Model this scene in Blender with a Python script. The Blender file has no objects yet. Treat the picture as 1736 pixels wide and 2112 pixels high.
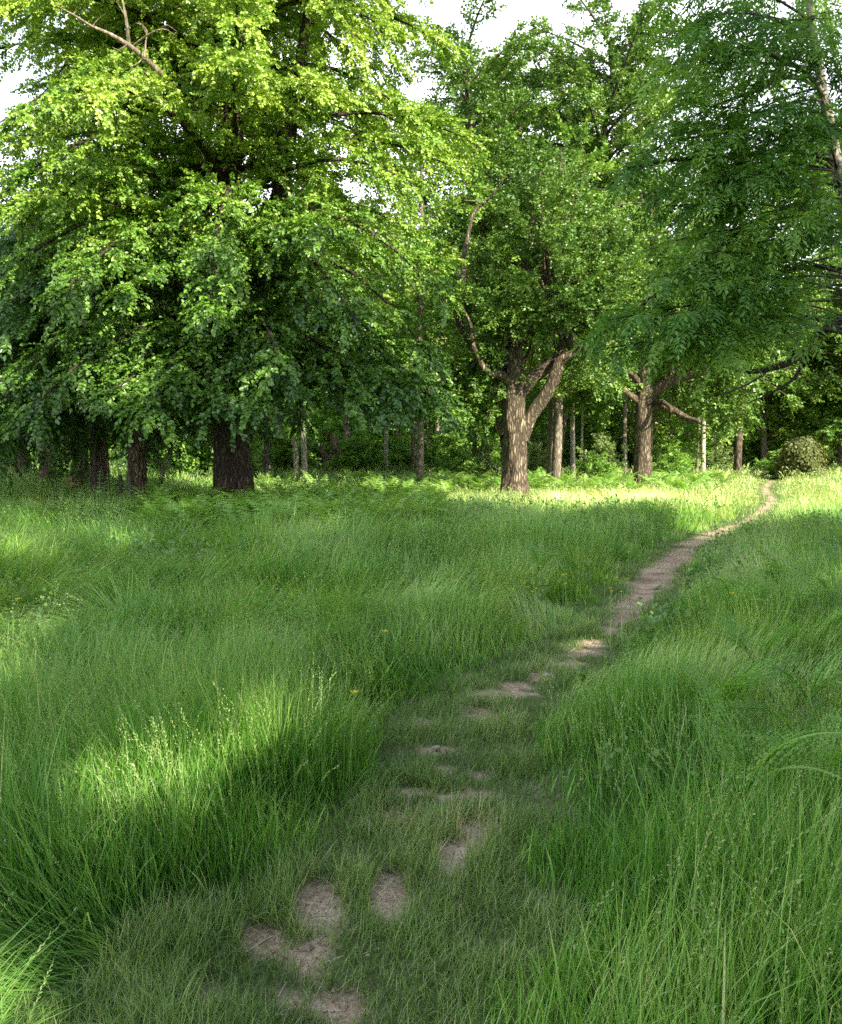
import bpy, math
import numpy as np
from mathutils import Vector

RNG = np.random.default_rng(11)
SC = bpy.context.scene
COL = SC.collection

# ------------------------------------------------------------------ camera model
F, CX, CY, CH = 1749.0, 868.0, 1056.0, 1.6
PITCH = math.atan(141.0 / F)
SP, CP = math.sin(PITCH), math.cos(PITCH)


def ray(px, py):
    u, v = px - CX, CY - py
    return np.array([u, CP * F + SP * v, -SP * F + CP * v])


def at(px, py, d):
    """point of the place at depth d seen in that direction"""
    r = ray(px, py)
    return np.array([0, 0, CH]) + r * (d / r[1])


def gp(px, py, z=0.0):
    r = ray(px, py)
    return np.array([0, 0, CH]) + r * ((z - CH) / r[2])


SUN_A, SUN_E = math.radians(42), math.radians(32)
TO_SUN = np.array([math.sin(SUN_A) * math.cos(SUN_E), -math.cos(SUN_A) * math.cos(SUN_E), math.sin(SUN_E)])


# ------------------------------------------------------------------ noise
def _hash(ix, iy, seed):
    h = (ix.astype(np.int64) * 374761393 + iy.astype(np.int64) * 668265263 + seed * 1442695041) & 0x7fffffff
    h = ((h ^ (h >> 13)) * 1274126177) & 0x7fffffff
    return ((h ^ (h >> 16)) & 0xffff) / 65535.0


def vnoise(x, y, seed=0):
    x = np.asarray(x, float); y = np.asarray(y, float)
    ix, iy = np.floor(x), np.floor(y)
    fx, fy = x - ix, y - iy
    fx = fx * fx * (3 - 2 * fx); fy = fy * fy * (3 - 2 * fy)
    a = _hash(ix, iy, seed); b = _hash(ix + 1, iy, seed)
    c = _hash(ix, iy + 1, seed); d = _hash(ix + 1, iy + 1, seed)
    return (a * (1 - fx) + b * fx) * (1 - fy) + (c * (1 - fx) + d * fx) * fy


def fbm(x, y, seed=0):
    return (vnoise(x, y, seed) * .55 + vnoise(np.asarray(x) * 2.1, np.asarray(y) * 2.1, seed + 9) * .3
            + vnoise(np.asarray(x) * 4.3, np.asarray(y) * 4.3, seed + 17) * .15)


def unit(a):
    return a / np.maximum(np.linalg.norm(a, axis=-1, keepdims=True), 1e-9)


# ------------------------------------------------------------------ mesh building
class Geo:
    def __init__(s):
        s.v, s.f, s.t, s.n = [], [], [], 0

    def add(s, v, f, tint=0.5):
        v = np.asarray(v, np.float32).reshape(-1, 3)
        s.v.append(v)
        s.f.append(np.asarray(f, np.int64) + s.n)
        t = np.full(len(v), tint, np.float32) if np.isscalar(tint) else np.asarray(tint, np.float32).ravel()
        s.t.append(t)
        s.n += len(v)

    def mesh(s, name, mat, smooth=False):
        me = bpy.data.meshes.new(name)
        v = np.concatenate(s.v)
        me.vertices.add(len(v))
        me.vertices.foreach_set('co', v.ravel())
        idx = np.concatenate([f.ravel() for f in s.f])
        tot = np.concatenate([np.full(len(f), f.shape[1]) for f in s.f])
        start = np.concatenate([[0], np.cumsum(tot)[:-1]])
        me.loops.add(len(idx))
        me.loops.foreach_set('vertex_index', idx.astype(np.int32))
        me.polygons.add(len(tot))
        me.polygons.foreach_set('loop_start', start.astype(np.int32))
        me.polygons.foreach_set('loop_total', tot.astype(np.int32))
        me.polygons.foreach_set('use_smooth', np.full(len(tot), smooth))
        a = me.attributes.new('tint', 'FLOAT', 'POINT')
        a.data.foreach_set('value', np.concatenate(s.t))
        me.update(calc_edges=True)
        me.materials.append(mat)
        return me

    def build(s, name, mat, parent=None, smooth=False, label=None):
        o = bpy.data.objects.new(name, s.mesh(name, mat, smooth))
        COL.objects.link(o)
        if parent is not None:
            o.parent = parent
            off = np.array(parent.location)
            if np.any(off):
                o.location = tuple(-off)      # children are modelled in world space
        if label:
            o['label'] = label
        return o


def thing(name, label, cat, loc=(0, 0, 0), group=None):
    o = bpy.data.objects.new(name, None)
    COL.objects.link(o)
    o.empty_display_size = .2
    o.location = tuple(float(c) for c in loc)
    tag(o, label, cat, group)
    return o


def tag(o, label, cat, group=None):
    o['label'] = label; o['category'] = cat
    if group:
        o['group'] = group
    return o


def dup(root, loc, rz=0, sc=1, label=None, group=None, trunk_sc=1.0):
    r = root.copy(); COL.objects.link(r)
    r.location = tuple(float(c) for c in loc); r.rotation_euler = (0, 0, rz)
    r.scale = (sc,) * 3 if np.isscalar(sc) else sc
    if label: r['label'] = label
    if group: r['group'] = group
    elif 'group' in r: del r['group']
    for ch in root.children:
        c = ch.copy(); COL.objects.link(c); c.parent = r
        if ch.name.startswith('trunk'):
            c.scale = (trunk_sc, trunk_sc, 1)
        for g in ch.children:
            d = g.copy(); COL.objects.link(d); d.parent = c
    return r


def spline(pts, rad, step=.2):
    pts = np.asarray(pts, float); rad = np.asarray(rad, float)
    P = np.vstack([2 * pts[0] - pts[1], pts, 2 * pts[-1] - pts[-2]])
    out, ro = [], []
    for i in range(len(pts) - 1):
        p0, p1, p2, p3 = P[i:i + 4]
        n = max(2, int(np.linalg.norm(p2 - p1) / step))
        t = (np.arange(n) / n)[:, None]
        out.append(.5 * (2 * p1 + (p2 - p0) * t + (2 * p0 - 5 * p1 + 4 * p2 - p3) * t ** 2 + (3 * p1 - p0 - 3 * p2 + p3) * t ** 3))
        ro.append(rad[i] + (rad[i + 1] - rad[i]) * t[:, 0])
    out.append(pts[-1:]); ro.append(rad[-1:])
    return np.vstack(out), np.concatenate(ro)


def tube(g, pts, rad, seg=8, rough=0.0, tint=.5, flute=0, cap=True, seed=0):
    pts = np.asarray(pts, float); rad = np.asarray(rad, float)
    k = len(pts)
    T = unit(np.gradient(pts, axis=0))
    ref = np.array([1., 0, 0]) if abs(T[0][0]) < .9 else np.array([0, 1., 0])
    A = np.zeros((k, 3)); a = ref
    for i in range(k):
        a = a - T[i] * a.dot(T[i]); a = a / max(np.linalg.norm(a), 1e-9); A[i] = a
    B = np.cross(T, A)
    th = np.arange(seg) / seg * 2 * math.pi
    R = np.repeat(rad[:, None], seg, 1)
    if rough or flute:
        s = np.cumsum(np.r_[0, np.linalg.norm(np.diff(pts, axis=0), axis=1)])[:, None] + seed * 7.3
        c, sn = np.cos(th)[None], np.sin(th)[None]
        R = R * (1 + rough * ((vnoise(c * 1.6 + 5 + s * 1.1, sn * 1.6 + 9 + s * .7, seed) - .5) * 1.6
                              + (vnoise(c * 4 + 5, sn * 4 + s * 2.6, seed + 3) - .5) * .8))
        if flute:
            R = R * (1 + flute * np.cos(th[None] * 7 + np.sin(s * .8) * .6 + seed) * np.clip(rad / rad.max(), 0, 1)[:, None] ** 2)
    V = pts[:, None] + A[:, None] * (np.cos(th)[None, :, None] * R[..., None]) + B[:, None] * (np.sin(th)[None, :, None] * R[..., None])
    i = np.arange(k - 1)[:, None] * seg; j = np.arange(seg)[None]; j2 = (j + 1) % seg
    q = np.stack([i + j, i + j2, i + seg + j2, i + seg + j], -1).reshape(-1, 4)
    n0 = g.n
    g.add(V.reshape(-1, 3), q, tint)
    if cap:
        c = pts[-1] + T[-1] * rad[-1] * .25
        g.add(np.vstack([V[-1], c[None]]), np.stack([np.arange(seg), (np.arange(seg) + 1) % seg, np.full(seg, seg)], -1), tint)


# leaf outlines: x across, y along, z up
LEAF_HEX = (np.array([[0, 0, 0], [-.40, .22, .05], [-.32, .66, .03], [0, 1.02, -.08], [.32, .66, .03], [.40, .22, .05]]),
            np.array([[0, 3, 2, 1], [0, 5, 4, 3]]))
LEAF_DIA = (np.array([[0, 0, 0], [.36, .48, .09], [0, 1, -.04], [-.36, .48, .09]]), np.array([[0, 1, 2, 3]]))
LEAF_WIDE = (np.array([[0, 0, 0], [.42, .45, .1], [0, 1, -.06], [-.42, .45, .1]]), np.array([[0, 1, 2, 3]]))
LEAF_LAN = (np.array([[0, 0, 0], [.17, .42, .03], [0, 1, -.06], [-.17, .42, .03]]), np.array([[0, 1, 2, 3]]))
LEAF_BIG = (np.array([[0, 0, 0], [.5, .4, .12], [.1, 1, -.1], [-.5, .5, .1]]), np.array([[0, 1, 2, 3]]))


def tile(g, tpl, P, X, Y, Z, S, tint):
    tv, tf = tpl
    n, k = len(P), len(tv)
    V = P[:, None] + S[:, None, None] * (tv[None, :, 0, None] * X[:, None] + tv[None, :, 1, None] * Y[:, None] + tv[None, :, 2, None] * Z[:, None])
    Fc = (np.arange(n) * k)[:, None, None] + tf[None]
    g.add(V.reshape(-1, 3), Fc.reshape(-1, tf.shape[1]), np.repeat(tint, k))


def leafset(O, D, L, U, T, m, size, droop=.25, hang=.25, splay=.9, wob=.45, tpl=LEAF_DIA, rng=RNG, keep=None, pinnate=False):
    """leaves along branchlets -> list of arrays for tile"""
    n = len(O)
    if pinnate:
        t = ((np.arange(m) // 2 + 1) / (m // 2 + .5))[None] * np.ones((n, 1))
    else:
        t = ((np.arange(m) + .7) / m)[None] + rng.normal(0, .05, (n, m))
    pos = O[:, None] + D[:, None] * (L[:, None] * t)[..., None]
    pos[..., 2] -= droop * L[:, None] * t ** 2
    S = unit(np.cross(D, U))
    side = np.where(np.arange(m) % 2, 1., -1.)[None, :, None]
    tip = (t > .93)[..., None]
    ax = D[:, None] * .55 + S[:, None] * side * splay * np.where(tip, .15, 1) + rng.normal(0, wob * .5, (n, m, 3))
    ax[..., 2] -= hang + droop * t * .8
    ax = unit(ax)
    nr = U[:, None] + rng.normal(0, wob, (n, m, 3))
    X = unit(np.cross(ax, nr)); Z = np.cross(X, ax)
    S_ = size * rng.uniform(.7, 1.2, (n, m))
    tint = np.clip(T[:, None] + rng.normal(0, .13, (n, m)), 0, 1)
    out = [a.reshape(-1, 3) for a in (pos, X, ax, Z)] + [S_.ravel(), tint.ravel()]
    if keep is not None:
        k = keep(out[0])
        out = [a[k] for a in out]
    return out


def grow(boughs, wood, n_sec, n_bl, sec_len, bl_len, rng, flat=1.0, t0=.2, droop=.25, sec_r=.02, sec_ang=.95, up=.1, wood_keep=1.0):
    """secondary branches and branchlets on every bough; returns branchlet arrays O, D, L, U, T"""
    Os, Ds, Ls, Us, Ts = [], [], [], [], []
    Zv = np.array([0, 0, 1.])
    for (bp, br, dens, bt) in boughs:
        k = len(bp)
        length = np.linalg.norm(np.diff(bp, axis=0), axis=1).sum()
        tang = unit(np.gradient(bp, axis=0))
        ns = max(2, int(n_sec * dens))
        for s in range(ns):
            tt = t0 + (1 - t0) * (s + rng.uniform(0, 1)) / ns
            i = min(k - 1, int(tt * (k - 1)))
            tg = tang[i]
            lat = np.cross(tg, Zv); lat /= max(np.linalg.norm(lat), 1e-6)
            if flat < 1:
                ph = rng.normal(0, (1 - flat) * 1.6)
                lat = lat * math.cos(ph) + np.cross(lat, tg) * math.sin(ph)
            lat = lat * (1 if s % 2 else -1)
            ang = sec_ang * rng.uniform(.6, 1.25) * (1 - .55 * tt)
            d = tg * math.cos(ang) + lat * math.sin(ang) + Zv * up * rng.normal(1, .6)
            d /= np.linalg.norm(d)
            L = sec_len * (1.1 - .6 * tt) * rng.uniform(.6, 1.2)
            q = np.linspace(0, 1, 6)[:, None]
            cur = bp[i] + d * L * q + rng.normal(0, .03 * L, 3) * q ** 2
            cur[:, 2] -= droop * L * q[:, 0] ** 2
            if rng.uniform() < wood_keep and wood is not None:
                tube(wood, cur, np.linspace(sec_r, sec_r * .3, 6), 4, cap=False)
            ct = unit(np.gradient(cur, axis=0))
            u = np.linspace(.12, 1, n_bl) + rng.normal(0, .03, n_bl)
            u = np.clip(u, .02, 1)
            f = u * 5; a = np.minimum(f.astype(int), 4); fr = (f - a)[:, None]
            O = cur[a] * (1 - fr) + cur[a + 1] * fr
            tg2 = ct[a]
            la = np.cross(tg2, Zv); la = unit(la + 1e-6)
            if flat < 1:
                ph = rng.normal(0, (1 - flat) * 1.8, n_bl)[:, None]
                la = la * np.cos(ph) + np.cross(la, tg2) * np.sin(ph)
            sd = np.where(np.arange(n_bl) % 2, 1., -1.)[:, None]
            D = unit(tg2 * .65 + la * sd * .75 * (1.15 - u[:, None]) + rng.normal(0, .16, (n_bl, 3)) + Zv * up * .4)
            U = unit(np.cross(D, np.cross(Zv[None] + rng.normal(0, .25, (n_bl, 3)), D)))
            Os.append(O); Ds.append(D); Us.append(U)
            Ls.append(bl_len * rng.uniform(.65, 1.25, n_bl) * (1.1 - .35 * u))
            Ts.append(np.clip(bt + rng.normal(0, .12) + rng.normal(0, .06, n_bl), 0, 1))
    return [np.concatenate(a) for a in (Os, Ds, Ls, Us, Ts)]


def auto_boughs(base, H, z0, z1, R, n, rng, rise=.5, fall=.6, r0=.07, wood=None, lean=(0, 0), seg=6, tint=.5, az0=0, az_keep=None):
    """boughs set spirally round a trunk; R(z) gives how far each one reaches"""
    out = []
    for i in range(n):
        f = (i + rng.uniform(0, 1)) / n
        z = z0 + (z1 - z0) * f
        az = az0 + i * 2.39996 + rng.normal(0, .25)
        if az_keep and not az_keep(az, z):
            continue
        r = R(z) * rng.uniform(.72, 1.1)
        q = np.linspace(0, 1, 9)
        dx = np.array([math.cos(az), math.sin(az), 0])
        wv = rng.normal(0, .06, 3) * r
        p = np.array(base) + np.outer(q * r, dx) + np.outer(q ** 2, wv)
        p[:, 0] += lean[0] * z; p[:, 1] += lean[1] * z
        ri = rise * rng.uniform(.6, 1.3); fa = fall * rng.uniform(.7, 1.3)
        p[:, 2] += z + r * (ri * q - fa * q ** 2)
        rad = np.linspace(r0 * (.5 + .5 * r / 4), .012, 9)
        if wood is not None:
            tube(wood, p, rad, seg, rough=.15, seed=i)
        out.append((p, rad, max(.35, r / 4.0), np.clip(tint + rng.normal(0, .13), 0, 1)))
    return out


# ------------------------------------------------------------------ materials
def nt(mat):
    mat.use_nodes = True
    t = mat.node_tree
    t.nodes.clear()
    return t, t.nodes, t.links


def node(N, typ, **kw):
    n = N.new(typ)
    for k, v in kw.items():
        if k.startswith('in_'):
            n.inputs[int(k[3:])].default_value = v
        else:
            setattr(n, k, v)
    return n


def ramp(N, stops):
    r = N.new('ShaderNodeValToRGB')
    e = r.color_ramp.elements
    while len(e) < len(stops):
        e.new(.5)
    for el, (p, c) in zip(e, stops):
        el.position = p; el.color = (*c, 1)
    return r


def leaf_mat(name, stops, trans=.45, tcol=(1.15, 1.1, .55), gloss=.06, rough=.42, nscale=.35):
    m = bpy.data.materials.new(name)
    t, N, K = nt(m)
    at_ = node(N, 'ShaderNodeAttribute', attribute_name='tint')
    geo = node(N, 'ShaderNodeNewGeometry')
    nz = node(N, 'ShaderNodeTexNoise'); nz.inputs['Scale'].default_value = nscale; nz.inputs['Detail'].default_value = 2
    K.new(geo.outputs['Position'], nz.inputs['Vector'])
    ad = node(N, 'ShaderNodeMath', operation='MULTIPLY_ADD', in_1=.5, in_2=-.25)
    K.new(nz.outputs[0], ad.inputs[0])
    s = node(N, 'ShaderNodeMath', operation='ADD', use_clamp=True)
    K.new(at_.outputs['Fac'], s.inputs[0]); K.new(ad.outputs[0], s.inputs[1])
    r = ramp(N, stops); K.new(s.outputs[0], r.inputs[0])
    di = node(N, 'ShaderNodeBsdfDiffuse'); K.new(r.outputs[0], di.inputs[0])
    tm = node(N, 'ShaderNodeMix', data_type='RGBA', blend_type='MULTIPLY')
    tm.inputs[0].default_value = 1; tm.inputs[7].default_value = (*tcol, 1)
    K.new(r.outputs[0], tm.inputs[6])
    tr = node(N, 'ShaderNodeBsdfTranslucent'); K.new(tm.outputs[2], tr.inputs[0])
    mx = node(N, 'ShaderNodeMixShader', in_0=trans); K.new(di.outputs[0], mx.inputs[1]); K.new(tr.outputs[0], mx.inputs[2])
    gl = node(N, 'ShaderNodeBsdfGlossy'); gl.inputs['Roughness'].default_value = rough
    m2 = node(N, 'ShaderNodeMixShader', in_0=gloss); K.new(mx.outputs[0], m2.inputs[1]); K.new(gl.outputs[0], m2.inputs[2])
    o = node(N, 'ShaderNodeOutputMaterial'); K.new(m2.outputs[0], o.inputs[0])
    return m


def bark_mat(name, c1, c2, c3, scale=6, stretch=.22, bump=.6):
    m = bpy.data.materials.new(name)
    t, N, K = nt(m)
    tc = node(N, 'ShaderNodeTexCoord')
    mp = node(N, 'ShaderNodeMapping'); mp.inputs['Scale'].default_value = (1, 1, stretch)
    K.new(tc.outputs['Object'], mp.inputs[0])
    n1 = node(N, 'ShaderNodeTexNoise'); n1.inputs['Scale'].default_value = scale; n1.inputs['Detail'].default_value = 6; n1.inputs['Roughness'].default_value = .65
    K.new(mp.outputs[0], n1.inputs['Vector'])
    v = node(N, 'ShaderNodeTexVoronoi', feature='DISTANCE_TO_EDGE'); v.inputs['Scale'].default_value = scale * 1.9
    dm = node(N, 'ShaderNodeVectorMath', operation='ADD')
    sc = node(N, 'ShaderNodeVectorMath', operation='SCALE'); sc.inputs['Scale'].default_value = .18
    K.new(n1.outputs['Color'], sc.inputs[0]); K.new(mp.outputs[0], dm.inputs[0]); K.new(sc.outputs[0], dm.inputs[1])
    K.new(dm.outputs[0], v.inputs['Vector'])
    n2 = node(N, 'ShaderNodeTexNoise'); n2.inputs['Scale'].default_value = 1.3; n2.inputs['Detail'].default_value = 4
    K.new(tc.outputs['Object'], n2.inputs['Vector'])
    sm = node(N, 'ShaderNodeMath', operation='MULTIPLY', in_1=3.2, use_clamp=True); K.new(v.outputs['Distance'], sm.inputs[0])
    ml = node(N, 'ShaderNodeMath', operation='MULTIPLY'); K.new(sm.outputs[0], ml.inputs[0]); K.new(n1.outputs[0], ml.inputs[1])
    r = ramp(N, [(0, c1), (.35, c2), (.75, c3)]); K.new(ml.outputs[0], r.inputs[0])
    mo = node(N, 'ShaderNodeMix', data_type='RGBA')
    r2 = node(N, 'ShaderNodeMapRange'); r2.inputs[1].default_value = .55; r2.inputs[2].default_value = .75; r2.inputs[4].default_value = .5
    K.new(n2.outputs[0], r2.inputs[0]); K.new(r2.outputs[0], mo.inputs[0]); K.new(r.outputs[0], mo.inputs[6])
    mo.inputs[7].default_value = (.07, .085, .035, 1)
    b = node(N, 'ShaderNodeBump'); b.inputs['Strength'].default_value = bump; b.inputs['Distance'].default_value = .06
    K.new(ml.outputs[0], b.inputs['Height'])
    p = node(N, 'ShaderNodeBsdfPrincipled'); p.inputs['Roughness'].default_value = .9
    p.inputs['Specular IOR Level'].default_value = .2
    K.new(mo.outputs[2], p.inputs['Base Color']); K.new(b.outputs[0], p.inputs['Normal'])
    o = node(N, 'ShaderNodeOutputMaterial'); K.new(p.outputs[0], o.inputs[0])
    return m


def soil_mat(name, stops, scale, bump=.5, litter=None):
    m = bpy.data.materials.new(name)
    t, N, K = nt(m)
    tc = node(N, 'ShaderNodeTexCoord')
    n1 = node(N, 'ShaderNodeTexNoise'); n1.inputs['Scale'].default_value = scale; n1.inputs['Detail'].default_value = 9; n1.inputs['Roughness'].default_value = .62
    K.new(tc.outputs['Object'], n1.inputs['Vector'])
    n3 = node(N, 'ShaderNodeTexNoise'); n3.inputs['Scale'].default_value = scale * 22; n3.inputs['Detail'].default_value = 3
    K.new(tc.outputs['Object'], n3.inputs['Vector'])
    av = node(N, 'ShaderNodeMath', operation='MULTIPLY_ADD', in_1=.45); K.new(n3.outputs[0], av.inputs[0])
    s1 = node(N, 'ShaderNodeMath', operation='MULTIPLY', in_1=.55); K.new(n1.outputs[0], s1.inputs[0]); K.new(s1.outputs[0], av.inputs[2])
    r = ramp(N, stops); K.new(av.outputs[0], r.inputs[0])
    col = r.outputs[0]
    if litter:
        at_ = node(N, 'ShaderNodeAttribute', attribute_name='tint')
        mx = node(N, 'ShaderNodeMix', data_type='RGBA'); K.new(at_.outputs['Fac'], mx.inputs[0])
        r2 = ramp(N, litter); K.new(av.outputs[0], r2.inputs[0])
        K.new(r2.outputs[0], mx.inputs[6]); K.new(r.outputs[0], mx.inputs[7]); col = mx.outputs[2]
    b = node(N, 'ShaderNodeBump'); b.inputs['Strength'].default_value = bump; b.inputs['Distance'].default_value = .03
    K.new(av.outputs[0], b.inputs['Height'])
    p = node(N, 'ShaderNodeBsdfPrincipled'); p.inputs['Roughness'].default_value = .95; p.inputs['Specular IOR Level'].default_value = .15
    K.new(col, p.inputs['Base Color']); K.new(b.outputs[0], p.inputs['Normal'])
    o = node(N, 'ShaderNodeOutputMaterial'); K.new(p.outputs[0], o.inputs[0])
    return m


M = {}
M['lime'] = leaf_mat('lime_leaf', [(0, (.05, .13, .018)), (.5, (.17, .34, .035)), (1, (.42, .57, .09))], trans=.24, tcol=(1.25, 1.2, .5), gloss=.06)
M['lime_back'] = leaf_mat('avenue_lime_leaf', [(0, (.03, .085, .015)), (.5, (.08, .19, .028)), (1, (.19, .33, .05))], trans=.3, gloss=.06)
M['oak'] = leaf_mat('oak_leaf', [(0, (.05, .12, .02)), (.5, (.125, .25, .035)), (1, (.29, .43, .08))], trans=.26, gloss=.05)
M['ash'] = leaf_mat('ash_leaf', [(0, (.06, .165, .035)), (.5, (.145, .32, .06)), (1, (.28, .46, .085))], trans=.42, tcol=(1.3, 1.2, .45), gloss=.03)
M['wood'] = leaf_mat('woodland_leaf', [(0, (.05, .115, .02)), (.5, (.12, .25, .035)), (1, (.3, .45, .08))], trans=.28, gloss=.06)
M['woodfar'] = leaf_mat('far_woodland_leaf', [(0, (.08, .18, .03)), (.5, (.18, .34, .05)), (1, (.36, .5, .1))], trans=.32, gloss=.03)
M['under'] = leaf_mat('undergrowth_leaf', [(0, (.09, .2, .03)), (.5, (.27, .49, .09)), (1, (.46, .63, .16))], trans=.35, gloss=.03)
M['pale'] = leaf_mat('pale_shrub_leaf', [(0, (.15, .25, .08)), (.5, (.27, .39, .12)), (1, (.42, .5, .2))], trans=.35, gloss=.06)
M['ivy'] = leaf_mat('ivy_leaf', [(0, (.045, .07, .018)), (.5, (.15, .175, .055)), (1, (.3, .29, .12))], trans=.2, gloss=.012)
M['grass'] = leaf_mat('grass_blade', [(0, (.06, .19, .025)), (.4, (.19, .43, .065)), (.72, (.38, .6, .14)), (1, (.72, .74, .34))], trans=.25, tcol=(1.2, 1.15, .5), gloss=.035, rough=.35, nscale=.8)
M['turf'] = leaf_mat('trodden_grass_blade', [(0, (.11, .21, .042)), (.5, (.255, .41, .095)), (.85, (.48, .53, .21)), (1, (.62, .51, .3))], trans=.25, gloss=.05, nscale=1.5)
M['stalk'] = leaf_mat('seed_head_stalk', [(0, (.14, .31, .06)), (.5, (.26, .42, .12)), (1, (.44, .5, .22))], trans=.25, gloss=.02)
M['fern'] = leaf_mat('bracken_frond', [(0, (.09, .26, .04)), (.5, (.2, .44, .065)), (1, (.34, .55, .1))], trans=.42, gloss=.05)
M['nettle'] = leaf_mat('nettle_leaf', [(0, (.07, .17, .04)), (.5, (.15, .31, .075)), (1, (.3, .44, .16))], trans=.3, gloss=.05)
M['oakbark'] = bark_mat('oak_bark', (.05, .038, .026), (.225, .175, .12), (.56, .46, .325), 8, .2, 1.0)
M['limebark'] = bark_mat('lime_bark', (.03, .022, .016), (.11, .085, .06), (.24, .19, .13), 9, .22, .9)
M['slimbark'] = bark_mat('smooth_grey_bark', (.12, .1, .075), (.26, .22, .17), (.42, .37, .3), 5, .35, .4)
M['litbark'] = bark_mat('painted_sunlit_bark', (.3, .27, .2), (.55, .5, .4), (.75, .7, .6), 5, .4, .3)  # bark colour lightened to paint sunlight onto chosen trunks
M['ashbark'] = bark_mat('ash_bark', (.14, .13, .1), (.3, .28, .22), (.45, .42, .35), 9, .6, .4)
M['twigbark'] = bark_mat('dark_twig_bark', (.03, .025, .018), (.07, .055, .038), (.13, .1, .07), 12, .5, .4)
M['dead'] = bark_mat('dead_wood', (.13, .1, .07), (.33, .27, .19), (.52, .45, .33), 10, .2, .5)
M['post'] = bark_mat('weathered_post_timber', (.05, .05, .04), (.12, .11, .09), (.2, .19, .16), 14, .12, .3)
M['ground'] = soil_mat('meadow_ground', [(.3, (.03, .055, .015)), (.55, (.07, .11, .03)), (.8, (.13, .15, .06))], 2.2)
M['path'] = soil_mat('trodden_path_soil', [(.34, (.16, .1, .065)), (.48, (.45, .315, .215)), (.66, (.76, .6, .45))], 2.5, .9,
                     litter=[(.25, (.06, .09, .03)), (.5, (.13, .16, .06)), (.75, (.26, .24, .13))])
M['stone'] = soil_mat('pale_stone', [(.25, (.3, .27, .22)), (.5, (.45, .42, .37)), (.75, (.65, .62, .57))], 12, .3)


def plain(name, c, rough=.6, trans=0):
    return leaf_mat(name, [(0, tuple(x * .7 for x in c)), (1, c)], trans=trans, gloss=.04, rough=rough)


M['yellow'] = plain('buttercup_petal', (.9, .78, .04), trans=.3)
M['rust'] = leaf_mat('rust_brown_litter', [(0, (.12, .045, .025)), (.5, (.22, .09, .05)), (1, (.33, .16, .09))], trans=.2)

# ------------------------------------------------------------------ light and sky
w = bpy.data.worlds.new('World'); SC.world = w; w.use_nodes = True
N, K = w.node_tree.nodes, w.node_tree.links
N.clear()
sky = node(N, 'ShaderNodeTexSky', sky_type='NISHITA', sun_disc=False, sun_elevation=SUN_E, sun_rotation=math.pi - SUN_A,
           air_density=1.0, dust_density=1.2, ozone_density=1.0, altitude=50)
tc = node(N, 'ShaderNodeTexCoord')
cn = node(N, 'ShaderNodeTexNoise'); cn.inputs['Scale'].default_value = 2.2; cn.inputs['Detail'].default_value = 5; cn.inputs['Roughness'].default_value = .55
cm = node(N, 'ShaderNodeMapping'); cm.inputs['Scale'].default_value = (1, 1, 2.2)
sx = node(N, 'ShaderNodeSeparateXYZ'); K.new(tc.outputs['Generated'], sx.inputs[0])
hz = node(N, 'ShaderNodeMapRange', interpolation_type='SMOOTHSTEP'); hz.inputs[1].default_value = .4; hz.inputs[2].default_value = .85; hz.inputs[3].default_value = 1; hz.inputs[4].default_value = .12
K.new(sx.outputs[2], hz.inputs[0])
K.new(tc.outputs['Generated'], cm.inputs[0]); K.new(cm.outputs[0], cn.inputs['Vector'])
cr = node(N, 'ShaderNodeMapRange'); cr.inputs[1].default_value = .3; cr.inputs[2].default_value = .62; cr.inputs[3].default_value = .45; cr.inputs[4].default_value = 1.0
K.new(cn.outputs[0], cr.inputs[0])
cl = node(N, 'ShaderNodeMath', operation='MULTIPLY'); K.new(cr.outputs[0], cl.inputs[0]); K.new(hz.outputs[0], cl.inputs[1])
mx = node(N, 'ShaderNodeMix', data_type='RGBA'); K.new(cl.outputs[0], mx.inputs[0]); K.new(sky.outputs[0], mx.inputs[6])
mx.inputs[7].default_value = (7.6, 7.8, 8.3, 1)          # bright thin cloud
bg = node(N, 'ShaderNodeBackground'); bg.inputs[1].default_value = .15
K.new(mx.outputs[2], bg.inputs[0])
ow = node(N, 'ShaderNodeOutputWorld'); K.new(bg.outputs[0], ow.inputs[0])

sl = bpy.data.lights.new('sun', 'SUN'); sl.energy = 5.0; sl.angle = math.radians(.53); sl.color = (1, .92, .74)
so = bpy.data.objects.new('sun', sl); COL.objects.link(so)
so.rotation_euler = Vector(-TO_SUN).to_track_quat('-Z', 'Y').to_euler()
so.location = tuple(TO_SUN * 60)

cam = bpy.data.cameras.new('camera'); co = bpy.data.objects.new('camera', cam); COL.objects.link(co)
co.location = (0, 0, CH); co.rotation_euler = (math.pi / 2 - PITCH, 0, 0)
cam.sensor_fit = 'HORIZONTAL'; cam.sensor_width = 36; cam.lens = 36 * F / 1736
cam.clip_start = .05; cam.clip_end = 2000
SC.camera = co
SC.view_settings.view_transform = 'Standard'; SC.view_settings.look = 'None'
SC.view_settings.exposure = 0; SC.view_settings.gamma = 1
cy = SC.cycles
cy.use_denoising = False
cy.film_exposure = 2.35          # the photograph is exposed for the shade: sky and sunlit leaves are blown out
cy.max_bounces = 5; cy.diffuse_bounces = 3; cy.glossy_bounces = 1; cy.transmission_bounces = 3; cy.use_adaptive_sampling = True; cy.adaptive_threshold = .012; cy.transparent_max_bounces = 4
cy.sample_clamp_indirect = 4; cy.caustics_reflective = False; cy.caustics_refractive = False

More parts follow.
